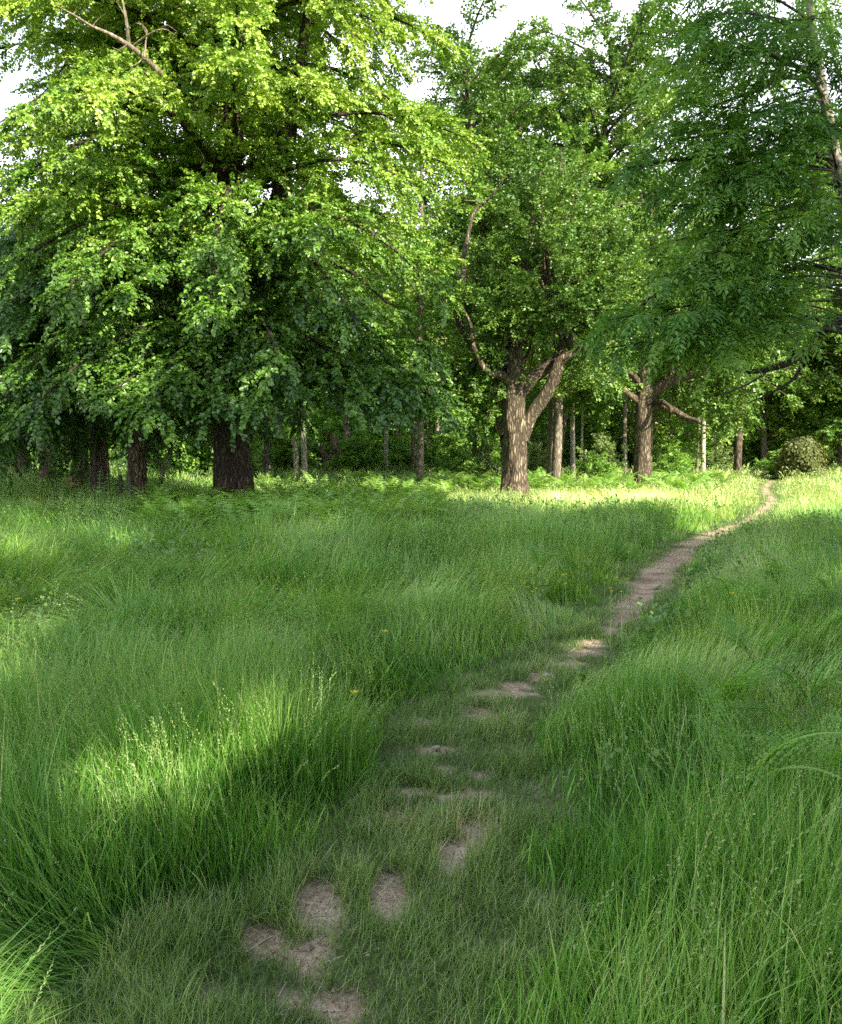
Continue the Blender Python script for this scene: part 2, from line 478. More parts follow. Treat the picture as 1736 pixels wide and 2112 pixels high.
# ------------------------------------------------------------------ path line, heights
PATH = np.array([gp(*p)[:2] for p in [(560, 2300), (645, 2112), (715, 1960), (790, 1850), (890, 1720), (945, 1600), (970, 1500), (1035, 1440), (1130, 1393),
                                      (1212, 1342), (1285, 1275), (1330, 1220), (1385, 1160), (1450, 1112), (1515, 1086), (1560, 1064), (1590, 1035),
                                      (1580, 1010), (1610, 988), (1700, 974)]])
PL, _ = spline(np.c_[PATH, np.zeros(len(PATH))], np.zeros(len(PATH)), .25)
PL = PL[:, :2]


def path_dist(x, y):
    out = np.empty(len(x)); sgn = np.empty(len(x)); k = np.empty(len(x), int)
    for s in range(0, len(x), 40000):
        P = np.c_[x[s:s + 40000], y[s:s + 40000]]
        d = ((P[:, None] - PL[None]) ** 2).sum(-1)
        i = d.argmin(1); k[s:s + 40000] = i
        out[s:s + 40000] = np.sqrt(d[np.arange(len(P)), i])
    return out, k


BARE = [(655, 1900, 62, 60), (640, 1980, 60, 45), (545, 1955, 55, 35), (805, 1868, 38, 45), (820, 1698, 45, 14), (985, 1722, 60, 22), (955, 1765, 40, 22),
        (700, 2085, 55, 40), (435, 2062, 32, 26), (1125, 1398, 42, 11), (1165, 1375, 36, 9), (1205, 1348, 42, 10), (1255, 1305, 20, 8), (1318, 1240, 30, 18), (1288, 1280, 18, 10), (1228, 1328, 24, 7), (1035, 1440, 55, 12), (985, 1480, 50, 12), (900, 1552, 40, 8), (960, 1650, 60, 10),
        (840, 1640, 40, 10), (920, 1590, 34, 9), (1000, 1600, 30, 8), (880, 1500, 30, 7), (930, 1800, 30, 18), (600, 2060, 34, 22), (1075, 1420, 34, 8), (660, 1840, 30, 18)]


def to_px(x, y, z=0):
    X, Yc, Zc = x, y * CP - (z - CH) * SP, y * SP + (z - CH) * CP
    Yc = np.maximum(Yc, .05)
    return CX + F * X / Yc, CY - F * Zc / Yc


def bare(x, y):
    """1 where the soil is worn bare"""
    px, py = to_px(x, y, 0)
    b = np.zeros(len(x))
    jx = (vnoise(x * 8, y * 8, 5) - .5) * 1.5 + (vnoise(x * 21, y * 21, 6) - .5) * 1.1
    for (a, c, ra, rc) in BARE:
        q = ((px - a) / ra) ** 2 + ((py - c) / rc) ** 2
        b = np.maximum(b, np.clip(1.35 - q + jx, 0, 1))
    return b


def ground_z(x, y):
    far = np.clip((np.asarray(y) - 8) / 20, 0, 1)
    return (fbm(np.asarray(x) * .22, np.asarray(y) * .22, 2) - .5) * .22 * far + (fbm(np.asarray(x) * 1.3, np.asarray(y) * 1.3, 4) - .5) * .05


def lodge(x, y):
    return vnoise(x * .8, y * .8, 21), vnoise(x * .95 + 40, y * .95, 22)


# the ground: one sheet, fine near the viewpoint, out to the horizon
def grid_axis(lo, hi, fine_lo, fine_hi, step, grow_=1.25):
    a = list(np.arange(fine_lo, fine_hi, step))
    s = step
    while a[-1] < hi:
        s *= grow_; a.append(a[-1] + s)
    s = step
    while a[0] > lo:
        s *= grow_; a.insert(0, a[0] - s)
    return np.array(a)


gx = grid_axis(-900, 900, -24, 24, .3); gy = grid_axis(-400, 1500, -4, 46, .3)
XX, YY = np.meshgrid(gx, gy)
ZZ = ground_z(XX, YY)
g = Geo()
nx, ny = len(gx), len(gy)
i = np.arange(ny - 1)[:, None] * nx + np.arange(nx - 1)[None]
g.add(np.stack([XX, YY, ZZ], -1).reshape(-1, 3), np.stack([i, i + 1, i + nx + 1, i + nx], -1).reshape(-1, 4))
go = g.build('ground', M['ground'], smooth=True); go['kind'] = 'structure'

# the path: a strip lying on the ground along its line
g = Geo()
PT, _ = spline(np.c_[PATH, np.zeros(len(PATH))], np.zeros(len(PATH)), .06)
tgt = unit(np.gradient(PT, axis=0)); nrm = np.stack([-tgt[:, 1], tgt[:, 0], tgt[:, 2]], -1)
lat = np.linspace(-1, 1, 15)
hw = .62 + .25 * np.clip((PT[:, 1] - 14) / 10, 0, 1)
V = PT[:, None] + nrm[:, None] * (lat[None, :] * hw[:, None])[..., None]
V[..., 2] = ground_z(V[..., 0], V[..., 1]) + .012
far_bare = np.clip((V[..., 1] - 6.8) / .8, 0, 1)
core = np.clip(1.5 - np.abs(lat[None] * hw[:, None]) * np.interp(V[..., 1], [7, 8.5, 10, 13, 16, 24], [9, 6.2, 4.4, 5, 8, 7]) + (fbm(V[..., 0] * 3, V[..., 1] * 3, 8) - .5) * 1.8, 0, 1) * far_bare
bz = bare(V[..., 0].ravel(), V[..., 1].ravel()).reshape(core.shape)
k = len(lat); n_ = len(PT)
i = np.arange(n_ - 1)[:, None] * k + np.arange(k - 1)[None]
g.add(V.reshape(-1, 3), np.stack([i, i + k, i + k + 1, i + 1], -1).reshape(-1, 4), np.clip((np.maximum(core, bz).ravel() - .25) * 3.5, 0, 1))
po = g.build('path', M['path'], smooth=True); po['kind'] = 'structure'

# grit, straw and dead stems lying on the worn soil
g = Geo(); rg = np.random.default_rng(17)
yy = rg.uniform(1.9, 13, 60000); xx = np.interp(yy, PT[:, 1], PT[:, 0]) + rg.uniform(-.75, .75, len(yy))
bb = bare(xx, yy)
dd = np.abs(xx - np.interp(yy, PT[:, 1], PT[:, 0]))
k_ = (rg.uniform(0, 1, len(xx)) < np.where(bb > .05, .9, .1)) & ((yy < 5) | (rg.uniform(0, 1, len(yy)) < .3))
xx, yy = xx[k_], yy[k_]; n = len(xx)
P = np.stack([xx, yy, ground_z(xx, yy) + .014], -1)
a_ = rg.uniform(0, 6.28, n); Y_ = unit(np.stack([np.cos(a_), np.sin(a_), rg.normal(0, .15, n)], -1)); X_ = unit(np.cross(Y_, np.array([0, 0, 1.]) + rg.normal(0, .3, (n, 3)))); Z_ = np.cross(X_, Y_)
straw = rg.uniform(0, 1, n) < .35
h = ~straw
tile(g, (np.array([[-.03, 0, 0], [.03, 0, 0], [.02, 1, .02], [-.02, 1, .02]]), np.array([[0, 1, 2, 3]])), P[straw], X_[straw], Y_[straw], Z_[straw], rg.uniform(.02, .075, straw.sum()), rg.uniform(.3, 1, straw.sum()))
tile(g, (np.array([[-.5, -.4, 0], [.5, -.5, 0], [.45, .5, 0], [-.5, .4, 0], [0, 0, .55]]), np.array([[0, 1, 4], [1, 2, 4], [2, 3, 4], [3, 0, 4]])), P[h], X_[h], Y_[h], np.repeat(np.array([[0, 0, 1.]]), h.sum(), 0), np.exp(rg.normal(-5.6, .55, h.sum())), rg.uniform(0, .8, h.sum()))
o = g.build('soil_litter', leaf_mat('straw_and_grit', [(0, (.24, .17, .12)), (.5, (.42, .32, .23)), (1, (.68, .58, .4))], trans=0, gloss=.02)); o['kind'] = 'stuff'
tag(o, 'straw, grit and dead stems scattered over the worn path soil', 'litter')


# ------------------------------------------------------------------ grass
def scatter(y0, y1, dens, rng, margin=1.2):
    n = int((y1 - y0) * (2 * margin + .5 * (y0 + y1)) * 1.06 * dens)
    y = rng.uniform(y0, y1, n * 2); wd = .53 * y + margin
    x = rng.uniform(-1, 1, n * 2) * wd.max()
    k = np.abs(x) < wd
    return x[k][:n], y[k][:n]


def blades(g, x, y, z, H, W, lean_dir, lean, curl, tint, fac):
    """three-piece tapering blades, each bending over towards lean_dir"""
    n = len(x)
    hd = np.stack([np.cos(lean_dir), np.sin(lean_dir), np.zeros(n)], -1)
    wd = np.stack([np.cos(fac), np.sin(fac), np.zeros(n)], -1)
    P = np.stack([x, y, z], -1).astype(float)
    up = np.array([0, 0, 1.])
    pts = []
    cur = P.copy()
    for j in range(4):
        pts.append(cur.copy())
        a = np.clip(lean + curl * (j / 3.0), 0, 2.3)
        cur = cur + (hd * np.sin(a)[:, None] + up * np.cos(a)[:, None]) * (H / 3)[:, None]
    ws = [1, .85, .55]
    V = np.zeros((n, 7, 3))
    for j in range(3):
        V[:, 2 * j] = pts[j] - wd * (W * ws[j] * .5)[:, None]
        V[:, 2 * j + 1] = pts[j] + wd * (W * ws[j] * .5)[:, None]
    V[:, 6] = pts[3]
    T = np.zeros((n, 7))
    T[:, 0:2] = (tint - .25)[:, None]; T[:, 2:4] = (tint - .06)[:, None]; T[:, 4:6] = (tint + .06)[:, None]; T[:, 6] = tint + .16
    b = (np.arange(n) * 7)[:, None]
    o = g.n
    g.add(V.reshape(-1, 3), np.concatenate([b + np.array([[0, 1, 3, 2]]), b + np.array([[2, 3, 5, 4]])]), np.clip(T, 0, 1))
    g.f.append((b + np.array([[4, 5, 6]])) + o)


rng = np.random.default_rng(3)
gg, gt, gs = Geo(), Geo(), Geo()
BANDS = [(1.75, 3.2, 5600, .0041), (3.2, 5, 4300, .0045), (5, 8, 2500, .0055), (8, 12, 1250, .0072), (12, 18, 600, .0105), (18, 27, 270, .017), (27, 40, 105, .03), (40, 62, 30, .055)]
for (y0, y1, dens, wid) in BANDS:
    x, y = scatter(y0, y1, dens, rng)
    d, _k = path_dist(x, y)
    edge = np.interp(y, [2.2, 2.6, 2.85, 3.5, 4.4, 5.8, 8, 10, 14, 20], [.58, .54, .48, .4, .38, .38, .37, .38, .36, .3])
    edge = edge * (1 + (vnoise(x * 2.3, y * 2.3, 31) - .5) * .9)
    tall = d > edge
    ramp_ = np.clip((d - edge) / .62, 0, 1)
    tuft = vnoise(x * 2.6, y * 2.6, 12); big = vnoise(x * .5, y * .5, 14)
    # tall meadow grass
    k = tall & (rng.uniform(0, 1, len(x)) < (.45 + .75 * tuft))
    xx, yy = x[k], y[k]
    H = (.12 + .38 * ramp_[k]) * (.62 + .56 * tuft[k]) * (.75 + .5 * big[k]) * rng.uniform(.6, 1.3, k.sum())
    H *= np.where(yy > 15, 1 - .35 * np.clip((yy - 15) / 8, 0, 1), 1)
    a, b = lodge(xx, yy)
    H = H * (1 + np.where(yy < 4.5, .12, .55) * np.clip((b - .4) * 4, 0, 1) * (xx < .6))
    flow = a * 2 * math.pi * 1.3
    lean_dir = flow + rng.normal(0, 1.5, len(xx)) * (1 - .78 * np.clip((b - .4) * 5, 0, 1))
    lean = np.abs(rng.normal(.16, .24, len(xx))) + 2.7 * np.clip(b - .4, 0, 1) * (xx < 0.6)
    curl = np.abs(rng.normal(.55, .4, len(xx))) + 1.6 * np.clip(b - .5, 0, 1)
    tint = .36 + .6 * (fbm(xx * .9, yy * .9, 41) - .45) + .25 * (vnoise(xx * 3.1, yy * 3.1, 43) - .5) + rng.normal(0, .15, len(xx)) + .45 * np.clip(b - .42, 0, 1)
    dead = rng.uniform(0, 1, len(xx)) < .02
    tint = np.where(dead, 1.0, tint + .38 * np.clip((yy - 14.5) / 7, 0, 1) * np.clip((xx + 3) / 6, .2, 1) * 1.35)  # far grass paled: hay tone plus sunshine painted into the tint
    fac = lean_dir + math.pi / 2 + rng.normal(0, .5, len(xx))
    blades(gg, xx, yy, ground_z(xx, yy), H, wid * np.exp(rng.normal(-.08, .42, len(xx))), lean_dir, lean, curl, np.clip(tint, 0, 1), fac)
    # short trodden turf on the path
    k = ~tall
    xx, yy = x[k], y[k]
    rep = 3 if y0 < 8 else 2
    for r_ in range(rep):
        jx = rng.normal(0, .03, len(xx)); jy = rng.normal(0, .03, len(xx))
        X2, Y2 = xx + jx, yy + jy
        tf = vnoise(X2 * 4.2, Y2 * 4.2, 51); tf2 = vnoise(X2 * 1.7, Y2 * 1.7, 52)
        bb = bare(X2, Y2)
        dd, _ = path_dist(X2, Y2)
        far_b = np.where(Y2 > 7.0, np.clip(1.25 - dd * np.interp(Y2, [7, 8.5, 10, 13, 16, 24], [9, 6, 4.2, 4.8, 8, 7]) + (tf - .5) * 1.5, 0, 1), 0)
        keep = (rng.uniform(0, 1, len(X2)) > np.maximum(bb * 1.35, far_b * 1.3)) & (rng.uniform(0, 1, len(X2)) < .35 + .9 * tf)
        X2, Y2, tf, tf2, bb = X2[keep], Y2[keep], tf[keep], tf2[keep], bb[keep]
        H = (.035 + .17 * np.clip(tf - .42, 0, 1) + .05 * tf2) * rng.uniform(.5, 1.4, len(X2))
        ld = rng.uniform(0, 6.28, len(X2))
        blades(gt, X2, Y2, ground_z(X2, Y2) + .008, H, wid * .72 * rng.uniform(.6, 1.3, len(X2)), ld, np.abs(rng.normal(.45, .3, len(X2))), np.abs(rng.normal(.6, .4, len(X2))),
               np.clip(.36 + .3 * (tf - .5) + .35 * (vnoise(X2 * 2, Y2 * 2, 55) - .5) + rng.normal(0, .17, len(X2)) + .3 * (bb > .12), 0, 1), ld + math.pi / 2 + rng.normal(0, .5, len(X2)))
    # flowering stalks with pale seed heads
    nst = int(len(x) * (.04 if y0 < 8 else .085))
    s = rng.choice(len(x), nst, replace=False)
    s = s[(d[s] > edge[s] + .12)]
    xx, yy = x[s], y[s]
    cl = vnoise(xx * .8, yy * .8, 61)
    kk = rng.uniform(0, 1, len(xx)) < np.clip(2.6 * (cl - .3), .06, 1) + .5 * (xx < -.3)
    xx, yy = xx[kk], yy[kk]
    n = len(xx)
    a, b = lodge(xx, yy)
    ld = a * 2 * math.pi * 1.3 + rng.normal(0, .6, n)
    H = rng.uniform(.38, .8, n) * np.where(yy > 15, .72, 1)
    lean = np.abs(rng.normal(.22, .2, n)) + 1.9 * np.clip(b - .42, 0, 1) * (xx < .6)
    curl = np.abs(rng.normal(.45, .4, n)) + 1.6 * np.clip(b - .42, 0, 1)
    hd = np.stack([np.cos(ld), np.sin(ld), np.zeros(n)], -1); up = np.array([0, 0, 1.])
    cur = np.stack([xx, yy, ground_z(xx, yy)], -1)
    st = []
    for j in range(7):
        st.append(cur.copy())
        an = lean + curl * (j / 6.0) ** 2
        cur = cur + (hd * np.sin(an)[:, None] + up * np.cos(an)[:, None]) * (H / 6)[:, None]
    st = np.array(st)                                  # 7, n, 3
    wdv = np.stack([np.cos(ld + 1.5), np.sin(ld + 1.5), np.zeros(n)], -1)
    V = np.zeros((n, 14, 3)); wv = np.array([.5, .45, .4, .38, .36, .3, .2]) * wid * .42
    for j in range(7):
        V[:, 2 * j] = st[j] - wdv * wv[j]; V[:, 2 * j + 1] = st[j] + wdv * wv[j]
    b_ = (np.arange(n) * 14)[:, None]
    fc = np.concatenate([b_ + np.array([[2 * j, 2 * j + 1, 2 * j + 3, 2 * j + 2]]) for j in range(6)])
    ti = np.clip(.35 + rng.normal(0, .12, n), 0, 1)
    gs.add(V.reshape(-1, 3), fc, np.repeat(ti, 14))
    # spikelets up the last part of the stalk
    m = 22 if y0 < 5 else (9 if y0 < 8 else 4)
    typ = rng.uniform(0, 1, n) < .45
    for j in range(m):
        f = 3.9 + 2.1 * j / (m - 1.0)
        a_ = int(min(f, 5)); fr = f - a_
        p = st[a_] * (1 - fr) + st[a_ + 1] * fr
        ax = unit(st[a_ + 1] - st[a_]); sd = unit(np.cross(ax, np.cross(hd, up) + rng.normal(0, .6, (n, 3)))) * (1 if j % 2 else -1)
        Y_ = unit(ax + sd * np.where(typ, .35, .8)[:, None]); X_ = unit(np.cross(Y_, rng.normal(0, 1, (n, 3)))); Z_ = np.cross(X_, Y_)
        sz = np.where(typ, .019, .015) * rng.uniform(.6, 1.2, n) * (.85 if y0 < 5 else (1.2 if y0 < 8 else wid / .005 * 1.1))
        tile(gs, LEAF_LAN, p, X_, Y_, Z_, sz, np.clip(.62 + rng.normal(0, .15, n), 0, 1))

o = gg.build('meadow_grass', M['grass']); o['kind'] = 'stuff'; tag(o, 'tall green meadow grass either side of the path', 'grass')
o = gt.build('trodden_grass', M['turf']); o['kind'] = 'stuff'; tag(o, 'short trodden grass growing on the path', 'grass')
o = gs.build('grass_seed_heads', M['stalk']); o['kind'] = 'stuff'; tag(o, 'pale flowering grass stalks standing above the meadow', 'grass')


# ------------------------------------------------------------------ bracken
def frond(g, base, az, L, rng, rise=.95, arch=1.1, pairs=11, fine=True, tint=.5):
    q = np.linspace(0, 1, 12)
    a = rise - arch * q
    hd = np.array([math.cos(az), math.sin(az), 0])
    st = np.cumsum(np.c_[np.outer(np.cos(a), hd[:2]), np.sin(a)] * (L / 11), axis=0) + base
    tube(g, st, np.linspace(.006, .002, 12), 3, tint=tint - .1, cap=False)
    tg = unit(np.gradient(st, axis=0))
    latv = np.cross(hd, [0, 0, 1.])
    P, X, Y, Z, S, T = [], [], [], [], [], []
    for i in range(pairs):
        u = .22 + .78 * i / pairs
        f = u * 11; j = min(int(f), 10); fr = f - j
        p = st[j] * (1 - fr) + st[j + 1] * fr
        t = tg[j]; nn = np.cross(latv, t)
        pl = L * .34 * (1 - u) ** .8 * (.55 + .45 * min(1, (u - .1) * 4)) + .01
        for s in (-1, 1):
            ax = latv * s * .9 + t * .38 - np.array([0, 0, .12]) + rng.normal(0, .06, 3)
            ax /= np.linalg.norm(ax)
            if fine:
                nl = max(3, int(pl / .028))
                for q_ in range(nl):
                    v = (q_ + .5) / nl
                    for s2 in (-1, 1):
                        pp = p + ax * pl * v
                        y_ = t * s2 * .95 + ax * .4; y_ /= np.linalg.norm(y_)
                        P.append(pp); Y.append(y_); S.append(max(.012, pl * .27 * (1.05 - v))); T.append(tint + rng.normal(0, .08))
                        z_ = nn + rng.normal(0, .15, 3); x_ = np.cross(y_, z_); x_ /= np.linalg.norm(x_); X.append(x_); Z.append(np.cross(x_, y_))
            else:
                P.append(p); Y.append(ax); S.append(pl); T.append(tint + rng.normal(0, .1))
                z_ = nn + rng.normal(0, .2, 3); x_ = np.cross(ax, z_); x_ /= np.linalg.norm(x_); X.append(x_); Z.append(np.cross(x_, ax))
    tile(g, LEAF_DIA if fine else LEAF_LAN, np.array(P), np.array(X), np.array(Y), np.array(Z), np.array(S), np.clip(T, 0, 1))


rng = np.random.default_rng(5)
FERNS = [(1510, 1350, 'pale bracken fern in the tall grass beside the path, right of its bend'),
         (1695, 1400, 'bracken fern at the right edge above the tall grass'),
         (1555, 1470, 'bracken fern low in the grass midway up the right bank'),
         (1530, 1790, 'bracken fern in the right foreground grass, nearest to the path'),
         (1660, 1560, 'bracken fern crowded by seed heads near the right edge'),
         (1640, 1650, 'bracken fern in dense shade near the right edge'),
         (1705, 1780, 'bracken fern at the right edge low in the foreground'),
         (1110, 1235, 'single pale bracken fern among buttercups in the middle of the meadow'),
         (1480, 1610, 'small bracken fern in the thick grass on the right bank'),
         (1600, 1270, 'small bracken fern high on the right bank'),
         (1690, 1250, 'bracken fern below the shaded edge high on the right bank')]
for (px, py, lab) in FERNS:
    b = gp(px, py)
    t = thing('bracken_fern', lab, 'fern', b)
    for k_ in range(6):
        gq = Geo()
        frond(gq, b + np.array([0, 0, .26]), rng.uniform(0, 6.28), rng.uniform(.36, .56), rng, rise=rng.uniform(1.1, 1.45), arch=rng.uniform(.9, 1.6), tint=.6 + rng.normal(0, .1))
        gq.build('frond', M['fern'], t)

for k_ in range(18):
    d = rng.uniform(4.2, 11.5); pd = np.interp(d, PL[:, 1], PL[:, 0])
    x = pd + rng.uniform(.9, .35 * d + 1.2)
    b = np.array([x, d, 0.0])
    t = thing('bracken_fern', 'small bracken fern scattered through the grass on the right bank', 'fern', b, 'small ferns scattered on the right bank')
    for f_ in range(4):
        gq = Geo()
        frond(gq, b + np.array([0, 0, .24]), rng.uniform(0, 6.28), rng.uniform(.3, .5), rng, rise=rng.uniform(1.1, 1.5), arch=rng.uniform(.9, 1.7), tint=.62 + rng.normal(0, .12))
        gq.build('frond', M['fern'], t)

# leafy herbs growing through the grass
gq = Geo()
for (n, x0, x1, y0, y1, hh, sz, tt) in [(1100, .6, 4.5, 2.4, 7, .36, .03, .45), (2200, .5, 7.0, 6, 15, .4, .05, .5), (900, -7, -.6, 4, 14, .33, .04, .5), (140, .4, 3.5, 3.0, 8, .2, .05, .45), (1500, -9, -.7, 10, 19, .4, .06, .5)]:
    y = rng.uniform(y0, y1, n); x = np.interp(y, PL[:, 1], PL[:, 0]) + rng.uniform(x0, x1, n)
    k = (np.abs(x) < .53 * y + 1.2) & (vnoise(x * 1.1, y * 1.1, 66) > .42)
    x, y = x[k], y[k]; n = len(x)
    O = np.stack([x, y, ground_z(x, y) + .03], -1)
    D = unit(np.stack([rng.normal(0, .25, n), rng.normal(0, .25, n), np.ones(n)], -1))
    a_ = rng.uniform(0, 6.28, n); U = np.stack([np.cos(a_), np.sin(a_), np.zeros(n)], -1)
    U = unit(U - D * (U * D).sum(-1, keepdims=True))
    L = hh * rng.uniform(.6, 1.3, n)
    P_, X_, Y_, Z_, S_, T_ = leafset(O, D, L, U, np.full(n, tt), 12, sz, droop=.1, hang=-.1, splay=1.0, wob=.8, rng=rng)
    tile(gq, LEAF_WIDE, P_, X_, Y_, Z_, S_, T_)
o = gq.build('meadow_herbs', M['nettle']); o['kind'] = 'stuff'; tag(o, 'leafy green herbs growing up through the meadow grass', 'herbs')

gq = Geo()
for k_ in range(330):
    r_ = rng.uniform()
    if r_ < .62:
        px = rng.uniform(280, 900); d = rng.uniform(13.5, 19) + max(0, (px - 700) / 200) * 2
    elif r_ < .9:
        px = rng.uniform(880, 1500); d = rng.uniform(24, 33)
    else:
        px = rng.uniform(550, 900); d = rng.uniform(22, 32)
    x = (px - CX) / F * d
    gz = float(ground_z(np.array([x]), np.array([d]))[0])
    tt = rng.normal(.8, .14)
    for f_ in range(5):
        frond(gq, np.array([x, d, gz + rng.uniform(.05, .2)]), rng.uniform(0, 6.28), rng.uniform(.55, .95), rng, rise=rng.uniform(.9, 1.4), arch=rng.uniform(.9, 1.6), pairs=9, fine=False, tint=tt)
o = gq.build('bracken_bed', M['fern']); o['kind'] = 'stuff'; tag(o, 'bed of bright green bracken under the big lime tree', 'bracken')

# ------------------------------------------------------------------ the big lime tree
rng = np.random.default_rng(21)
LB = np.array([(487 - CX) / F * 19.5, 19.5, 0.0])
lime = thing('lime_tree', 'huge leafy lime tree with sunlit yellow green boughs sweeping to the ground, left of centre', 'tree', LB)
wg = Geo()
tp, tr = spline([LB + [0, 0, -.15], LB + [0, 0, .5], LB + [-.02, 0, 1.6], LB + [-.1, .05, 4], LB + [-.05, .1, 8], LB + [.1, 0, 12], LB + [.1, .1, 19.5]],
                [.72, .4, .33, .31, .28, .22, .04], .2)
tube(wg, tp, tr, 26, rough=.16, flute=.07, seed=2)
tp, tr = spline([LB + [-.28, .1, -.15], LB + [-.3, .12, .6], LB + [-.33, .1, 2], LB + [-.5, .1, 5], LB + [-1.1, .2, 10], LB + [-1.6, .3, 14]], [.36, .27, .22, .2, .15, .05], .25)
tube(wg, tp, tr, 20, rough=.16, flute=.06, seed=5)
tp, tr = spline([LB + [.2, -.2, -.1], LB + [.0, -.35, .2], LB + [-.05, -.3, .9]], [.26, .2, .1], .15)
tube(wg, tp, tr, 14, rough=.25, seed=8)
tp, tr = spline([LB + [.1, 0, 3.0], LB + [.8, .1, 6], LB + [1.5, 0, 9.5], LB + [2.0, .1, 13]], [.24, .2, .14, .05], .3)
tube(wg, tp, tr, 14, rough=.15, seed=11)


def R_lime(z):
    return float(np.interp(z, [2.4, 3.5, 5.5, 8, 12, 15, 19.5], [3.6, 4.9, 5.3, 5.0, 4.9, 4.6, 1.6]))


boughs = auto_boughs(LB, 17, 3.7, 19.0, R_lime, 128, rng, rise=.62, fall=.8, r0=.06, wood=wg, tint=.48)
# long low boughs that droop as a skirt towards the meadow
for az, z, r in [(-2.2, 3.6, 5.2), (-1.7, 3.5, 4.6), (-1.25, 3.7, 4.8), (-.75, 3.6, 5.0), (-.3, 3.8, 5.2), (-2.7, 3.9, 5.6), (.1, 4.0, 5.2), (-1.45, 5.2, 4.6), (-2.0, 5.6, 5.2), (-.9, 5.4, 5.0), (-.4, 6.2, 5.2), (-2.5, 6.0, 5.4), (3.0, 5.2, 5.6), (3.3, 4.2, 5.0)]:
    q = np.linspace(0, 1, 10)
    p = LB + np.outer(q * r, [math.cos(az), math.sin(az), 0])
    p[:, 2] += z + (.2 if -2.1 < az < 1 else .2) + r * (.42 * q - .8 * q ** 2)
    rad = np.linspace(.07, .012, 10); tube(wg, p, rad, 6, rough=.15)
    boughs.append((p, rad, 1.3, .45))
for az, z, r in [(2.9, 6.6, 5.4), (3.3, 7.6, 5.6), (2.7, 8.4, 5.3), (3.1, 9.2, 5.6), (3.5, 10.0, 5.5), (2.8, 10.8, 5.4), (3.2, 11.6, 5.5), (3.0, 12.6, 5.3), (3.45, 13.2, 5.2), (2.6, 12.0, 5.2), (-2.6, 8.0, 5.3), (-2.5, 10.4, 5.3), (-2.7, 12.4, 5.3), (.2, 11.5, 5.2), (-.1, 13, 5.1), (.4, 9.6, 5.2), (-.2, 8.2, 5.2)]:
    q = np.linspace(0, 1, 10); p = LB + np.outer(q * r, [math.cos(az), math.sin(az), 0]); p[:, 2] += z - .6 + r * (.5 * q - .55 * q ** 2)
    rad = np.linspace(.06, .012, 10); tube(wg, p, rad, 6, rough=.15); boughs.append((p, rad, 1.25, .5))
for az, z, r in [(-2.25, 3.4, 3.9), (-1.95, 3.2, 4.3), (-1.65, 3.3, 3.8), (-1.4, 3.1, 4.4), (-1.1, 3.3, 4.0), (-.8, 3.2, 4.6), (-.5, 3.3, 4.4), (-.15, 3.3, 4.7), (-1.55, 3.6, 3.0), (-1.0, 3.6, 3.0), (-1.75, 3.0, 4.6), (-.65, 3.5, 5.0), (-2.5, 3.4, 4.2)]:
    q = np.linspace(0, 1, 10); p = LB + np.outer(q * r, [math.cos(az), math.sin(az), 0]); p[:, 2] += z + r * (.3 * q - .5 * q ** 2)
    rad = np.linspace(.05, .01, 10); tube(wg, p, rad, 6, rough=.15); boughs.append((p, rad, 1.15, .42))
O, D, L, U, T = grow(boughs, wg, 19, 14, 1.35, .42, rng, flat=.7, t0=.12, droop=.2, sec_r=.016, up=.08, wood_keep=.35)
wg.build('trunk', M['limebark'], lime, smooth=True)
lf = Geo()
T = np.clip(T + np.interp(O[:, 2], [2, 4.2, 6.5, 10], [-.34, -.2, .14, .4]), 0, 1)          # sunlit top and shaded lower crown painted into the leaf tint
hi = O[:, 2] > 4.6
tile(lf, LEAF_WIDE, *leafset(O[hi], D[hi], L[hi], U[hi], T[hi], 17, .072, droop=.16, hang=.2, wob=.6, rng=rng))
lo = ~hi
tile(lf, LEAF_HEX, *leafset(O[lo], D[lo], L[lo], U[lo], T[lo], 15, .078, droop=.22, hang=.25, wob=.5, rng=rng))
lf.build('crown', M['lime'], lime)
dg = Geo()
dl = [at(332, 152, 15.2), at(296, 118, 14.9), at(262, 92, 14.7), at(225, 70, 14.6), at(190, 55, 14.5), at(150, 30, 14.4), at(113, 10, 14.3)]
p, r = spline(dl, [.045, .042, .038, .028, .022, .016, .008], .12); tube(dg, p, r, 8, rough=.3, seed=3)
for pts, r0 in [([(265, 92), (262, 60), (258, 30), (248, -20)], .036), ([(298, 118), (300, 90), (302, 62), (285, 45)], .018), ([(275, 95), (300, 75), (335, 60), (360, 72)], .02),
                ([(302, 72), (292, 52), (280, 48)], .012), ([(262, 92), (245, 103), (232, 98)], .014), ([(262, 40), (250, 20), (240, 5)], .014), ([(190, 55), (202, 40), (218, 28)], .01), ([(296, 118), (285, 130), (268, 138)], .014),
                ([(330, 60), (345, 52), (365, 66)], .01), ([(150, 30), (158, 22), (155, 18)], .008)]:
    p, r = spline([at(a, b, 14.7 + rng.normal(0, .08)) for a, b in pts], np.linspace(r0, r0 * .35, len(pts)), .1); tube(dg, p, r, 6, rough=.2)
dg.build('dead_limb', M['dead'], lime, smooth=True, label='bare sunlit dead limb sticking out high on the left')

